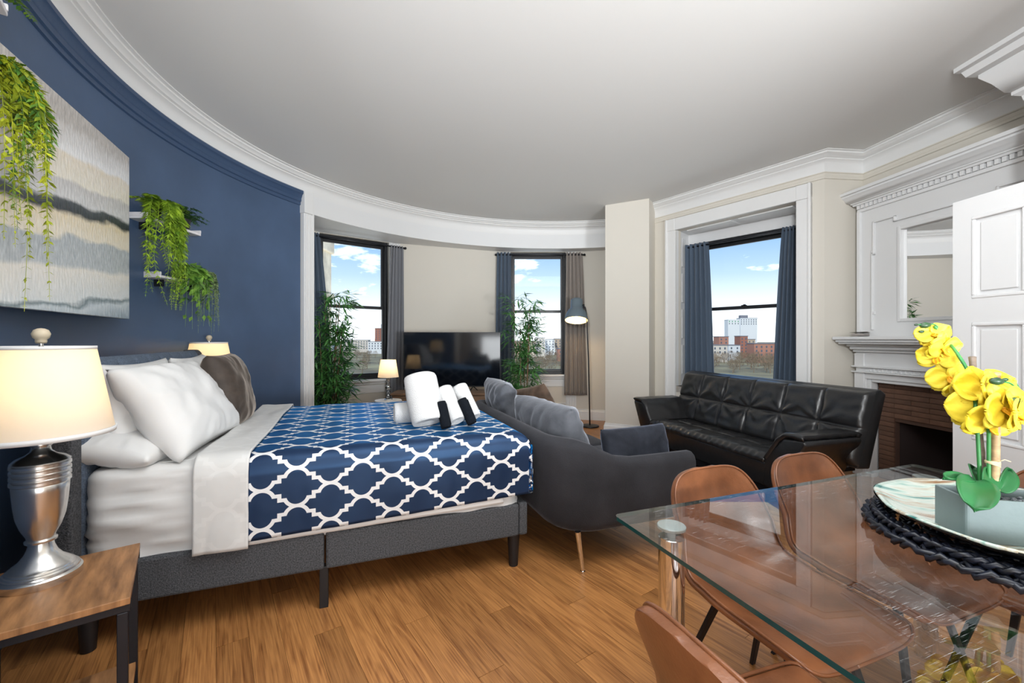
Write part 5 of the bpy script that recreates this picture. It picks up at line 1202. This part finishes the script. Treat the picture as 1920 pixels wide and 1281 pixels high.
# ================================================================== CURTAINS
def curtain(label, matn, tp, bt, zt_, zb_, folds, amp, nrm_, group='window curtains'):
    a, b = tp; c, d = bt
    t = thing('curtain', label, 'curtain', (0, 0, 0), 0, group)
    def fn(u, v):
        e_ = v**.8; p = (a+(b-a)*u)*(1-e_)+(c+(d-c)*u)*e_
        w2 = math.sin(u*folds*2*PI)*amp*(.8+.35*v)+.25*amp*math.sin(u*folds*4.3*PI+v*3)
        q_ = p+nrm_*w2
        return (q_.x, q_.y, zt_+(zb_-zt_)*v+.004*math.sin(u*folds*2*PI))
    MB().grid(fn, folds*14, 40).build('cloth', matn, t, smooth=True, solid=.003)
    hemz = .97
    def fh(u, v): return tuple(Vector(fn(u, hemz+(1-hemz)*v))-Vector((nrm_.x*.004, nrm_.y*.004, 0)))
    MB().grid(fh, folds*14, 2).build('hem', matn, t, smooth=True)
    return t
def ptl(px_, P, d): return P+d*on_line(px_, P, d)
def span(P, d, x0, x1): return (ptl(x0, P, d), ptl(x1, P, d))
i1 = Vector((d1.y, -d1.x)); P1 = L1+i1*.11; i2 = Vector((0, -1)); P2 = L2+i2*.12; P3 = WL-NW*.10
curtain('dark slate curtain behind the bamboo next to the blue wall', 'curtain_slate', span(P1, d1, 578, 599), span(P1, d1, 578, 632), 2.69, .12, 4, .022, i1)
curtain('grey curtain at the left of the television', 'curtain_grey', span(P1, d1, 733, 757), span(P1, d1, 722, 758), 2.67, .12, 5, .025, i1)
curtain('slate curtain behind the right edge of the television', 'curtain_slate', span(P2, d2, 932, 958), span(P2, d2, 928, 959), 2.70, .12, 4, .028, i2)
curtain('taupe curtain behind the floor lamp', 'curtain_taupe', span(P2, d2, 1062, 1092), span(P2, d2, 1058, 1101), 2.70, .41, 5, .028, i2)
curtain('slate blue curtain at the left of the niche window', 'curtain_slate', span(P3, dp, 1286, 1328), span(P3, dp, 1284, 1341), 2.56, .30, 5, .03, -NW)
curtain('slate blue curtain at the right of the niche window', 'curtain_slate', span(P3, dp, 1468, 1500), span(P3, dp, 1446, 1502), 2.56, .30, 5, .03, -NW)
for lab, P, d, x0, x1, z in (('black curtain rod over the window next to the blue wall', P1, d1, 582, 760, 2.655), ('black curtain rod over the window behind the floor lamp', P2, d2, 930, 1096, 2.665), ('black curtain rod inside the window niche', P3, dp, 1282, 1502, 2.525)):
    a, b = span(P, d, x0, x1); t = thing('curtain_rod', lab, 'curtain rod', (a.x, a.y, z), 0, 'curtain rods'); e_ = b-a
    MB().tube([(0, 0, 0), (e_.x, e_.y, 0)], .011, 12).build('rod', 'black_metal', t, smooth=True)
    for q in (Vector((0, 0)), e_):
        MB().lathe([(0, -.02), (.016, -.014), (.02, 0), (.016, .014), (0, .02)], 12, M=Matrix.Translation((q.x, q.y, 0)) @ Matrix.Rotation(PI/2, 4, 'X')).build('finial', 'black_metal', t, smooth=True)

# ================================================================== OUTSIDE
GZ_ = -22.0
mat('park_ground', (.30, .22, .12), .95, var=.5, vscale=.03, vcol=(.40, .33, .16)); mat('twigs', (.24, .17, .11), .95, var=.4, vscale=.3, vcol=(.36, .27, .17))
for nm, c_ in (('b_brick', (.36, .15, .10)), ('b_red', (.42, .20, .14)), ('b_cream', (.62, .56, .48)), ('b_white', (.72, .73, .72)), ('b_grey', (.34, .36, .40)), ('b_tan', (.50, .38, .27)), ('b_roof', (.20, .20, .22)), ('b_green', (.05, .30, .13)), ('b_glass', (.10, .12, .15))): mat(nm, c_, .85)
struct(MB().box(-2500, 2500, 60, 4000, GZ_-1, GZ_).build('ground_outside', 'park_ground'), 'brown winter parkland outside')
sp_ = thing('stone_pier', 'pale carved stone pier of the facade outside the first window', 'building', (px_dir(622)*9.5, 8.6, -6))
MB().box(-.9, 0, 0, .9, 0, 10.6).build('shaft', 'stone', sp_, bevel=.02); MB().box(-.96, .05, -.06, .95, 9.2, 9.5).build('band', 'stone', sp_, bevel=.03); MB().box(-.96, .05, -.06, .95, 8.2, 8.32).build('band', 'stone', sp_, bevel=.03)
for k in range(3): MB().lathe([(0, 0), (.09, .05), (.11, .25), (.07, .5), (.10, .62), (0, .7)], 12, (-.12-.28*k, -.03)).build('carved_scroll', 'stone', sp_, smooth=True).location = (0, 0, 8.4)
for z in range(9): MB().box(-.905, .006, -.006, .9, z*1.0+.3, z*1.0+.32).build('joint', 'b_tan', sp_)
def building(label, px0, px1, ytop, D, matn, floors, roof='b_roof', group=None, win='b_glass', depth=14, stripe=None):
    x0 = px_dir(px0)*D; x1 = px_dir(px1)*D; zt_ = H+(HOR-ytop)*D/FPX; w2 = (x1-x0)/2
    t = thing('building', label, 'building', ((x0+x1)/2, D, GZ_), 0, group); hh = zt_-GZ_
    MB().box(-w2, w2, 0, depth, 0, hh).build('wall', matn, t)
    MB().box(-w2-.4, w2+.4, -.4, depth+.4, hh, hh+.9).build('roof', roof, t)
    fh = 4.0; nw_ = max(2, int((x1-x0)/4.5))
    for f in range(floors):
        z = hh-3.0-f*fh
        if z < 2: break
        r_ = MB()
        for k in range(nw_): xx = -w2+(k+.5)*(2*w2/nw_); r_.box(xx-.8, xx+.8, -.12, .1, z-1.1, z+1.1)
        r_.build('window_row', win if not (stripe and f == 0) else stripe, t, kind='stuff')
    return t
building('big white tower building with green bands on the skyline', 1365, 1387, 600, 800, 'b_white', 2, 'b_white', stripe='b_green')
wt = building('white tower wing with dark roof top on the skyline', 1388, 1420, 597, 830, 'b_white', 3, 'b_grey'); MB().box(-14, 0, 3, 11, H+(HOR-597)*830/FPX-GZ_+.9, H+(HOR-591)*830/FPX-GZ_).build('rooftop_block', 'b_roof', wt)
building('wide red brick block at the right of the niche window view', 1414, 1470, 645, 430, 'b_red', 4, group=None)
building('small red brick house left in the niche window view', 1348, 1366, 632, 520, 'b_red', 3)
building('tall brick house in the middle of the niche window view', 1388, 1402, 631, 540, 'b_brick', 5)
building('long white house in the niche window view', 1366, 1388, 648, 480, 'b_white', 2)
building('cream house low at the left of the niche window view', 1336, 1364, 648, 440, 'b_cream', 2)
building('tan brick house under the white tower', 1402, 1416, 637, 600, 'b_tan', 4)
building('brown brick apartment block on the first window skyline', 703, 714, 616, 900, 'b_brick', 6)
building('grey tower on the first window skyline', 714, 724, 609, 960, 'b_grey', 8)
building('long white building low on the first window skyline', 690, 760, 641, 700, 'b_white', 3)
building('cream block behind the first window bamboo', 640, 690, 638, 780, 'b_cream', 4)
building('cream apartment block in the second window view', 1004, 1022, 634, 620, 'b_cream', 5)
building('white apartment block in the second window view', 1022, 1040, 637, 640, 'b_white', 5)
building('brown brick block at the right in the second window view', 1040, 1066, 636, 660, 'b_tan', 5)
building('red brick house low in the second window view', 1046, 1066, 655, 460, 'b_red', 3)
building('tan house behind the second bamboo', 955, 1004, 640, 600, 'b_tan', 4)
random.seed(77)
for k in range(34):
    lo, hi = random.choice(((1300, 1500), (560, 770), (930, 1110), (1300, 1500))); p0 = random.uniform(lo, hi); w2 = random.uniform(6, 16)
    building('distant low city building on the horizon', p0, p0+w2, random.uniform(634, 645), random.uniform(820, 1500), random.choice(('b_brick', 'b_cream', 'b_white', 'b_tan', 'b_grey', 'b_red')), 3, group='distant low city buildings')
def twig_mesh(seed):
    random.seed(seed); m_ = MB(); m_.tube([(0, 0, 0), (0, 0, 3), (.2, 0, 6)], [.35, .28, .12], 5)
    for k in range(240):
        a = random.uniform(0, 2*PI); r_ = random.uniform(.2, 1)**.6*3.6; z = random.uniform(2.8, 9.5); r_ *= math.sin(PI*min(1, max(0, (z-2)/8.2)))**.6; p = Vector((r_*math.cos(a), r_*math.sin(a), z)); d = (p-Vector((0, 0, 2.5))).normalized()+rv()*.6; s_ = d.cross(rv()).normalized()*random.uniform(.05, .16); L_ = random.uniform(.8, 1.8); b = len(m_.v)
        m_.v += [tuple(p-s_), tuple(p+s_), tuple(p+d*L_)]; m_.f.append((b, b+1, b+2))
    return m_
tm = []
for k in range(3): o = twig_mesh(k).build('bare_tree', 'twigs', fix=False); tm.append(o)
random.seed(3); used = [0, 0, 0]; put = []
for k in range(200):
    wn, lo, hi = random.choice((('niche window', 1315, 1500), ('niche window', 1325, 1480), ('window next to the blue wall', 580, 790), ('window behind the floor lamp', 930, 1100)))
    for tr_ in range(12):
        row = random.choice((300, 335, 375, 425, 480, 540)); D = row*random.uniform(.97, 1.03); x = px_dir(random.uniform(lo, hi))*D
        if all((x-a)**2+(D-b)**2 > 72 for a, b in put): break
    else: continue
    put.append((x, D)); i = random.randrange(3)
    if not used[i]: o = tm[i]; used[i] = 1
    else: o = tm[i].copy(); COL.objects.link(o)
    o.location = (x, D, GZ_); o.rotation_euler = (0, 0, random.uniform(0, 6)); s_ = random.uniform(.75, 1.15); o.scale = (s_, s_, s_)
    far = 'far' if row > 400 else 'nearer'
    tag(o, 'bare brown tree, %s park rows, seen through the %s' % (far, wn), 'tree', 'bare park trees, %s rows, %s' % (far, wn))
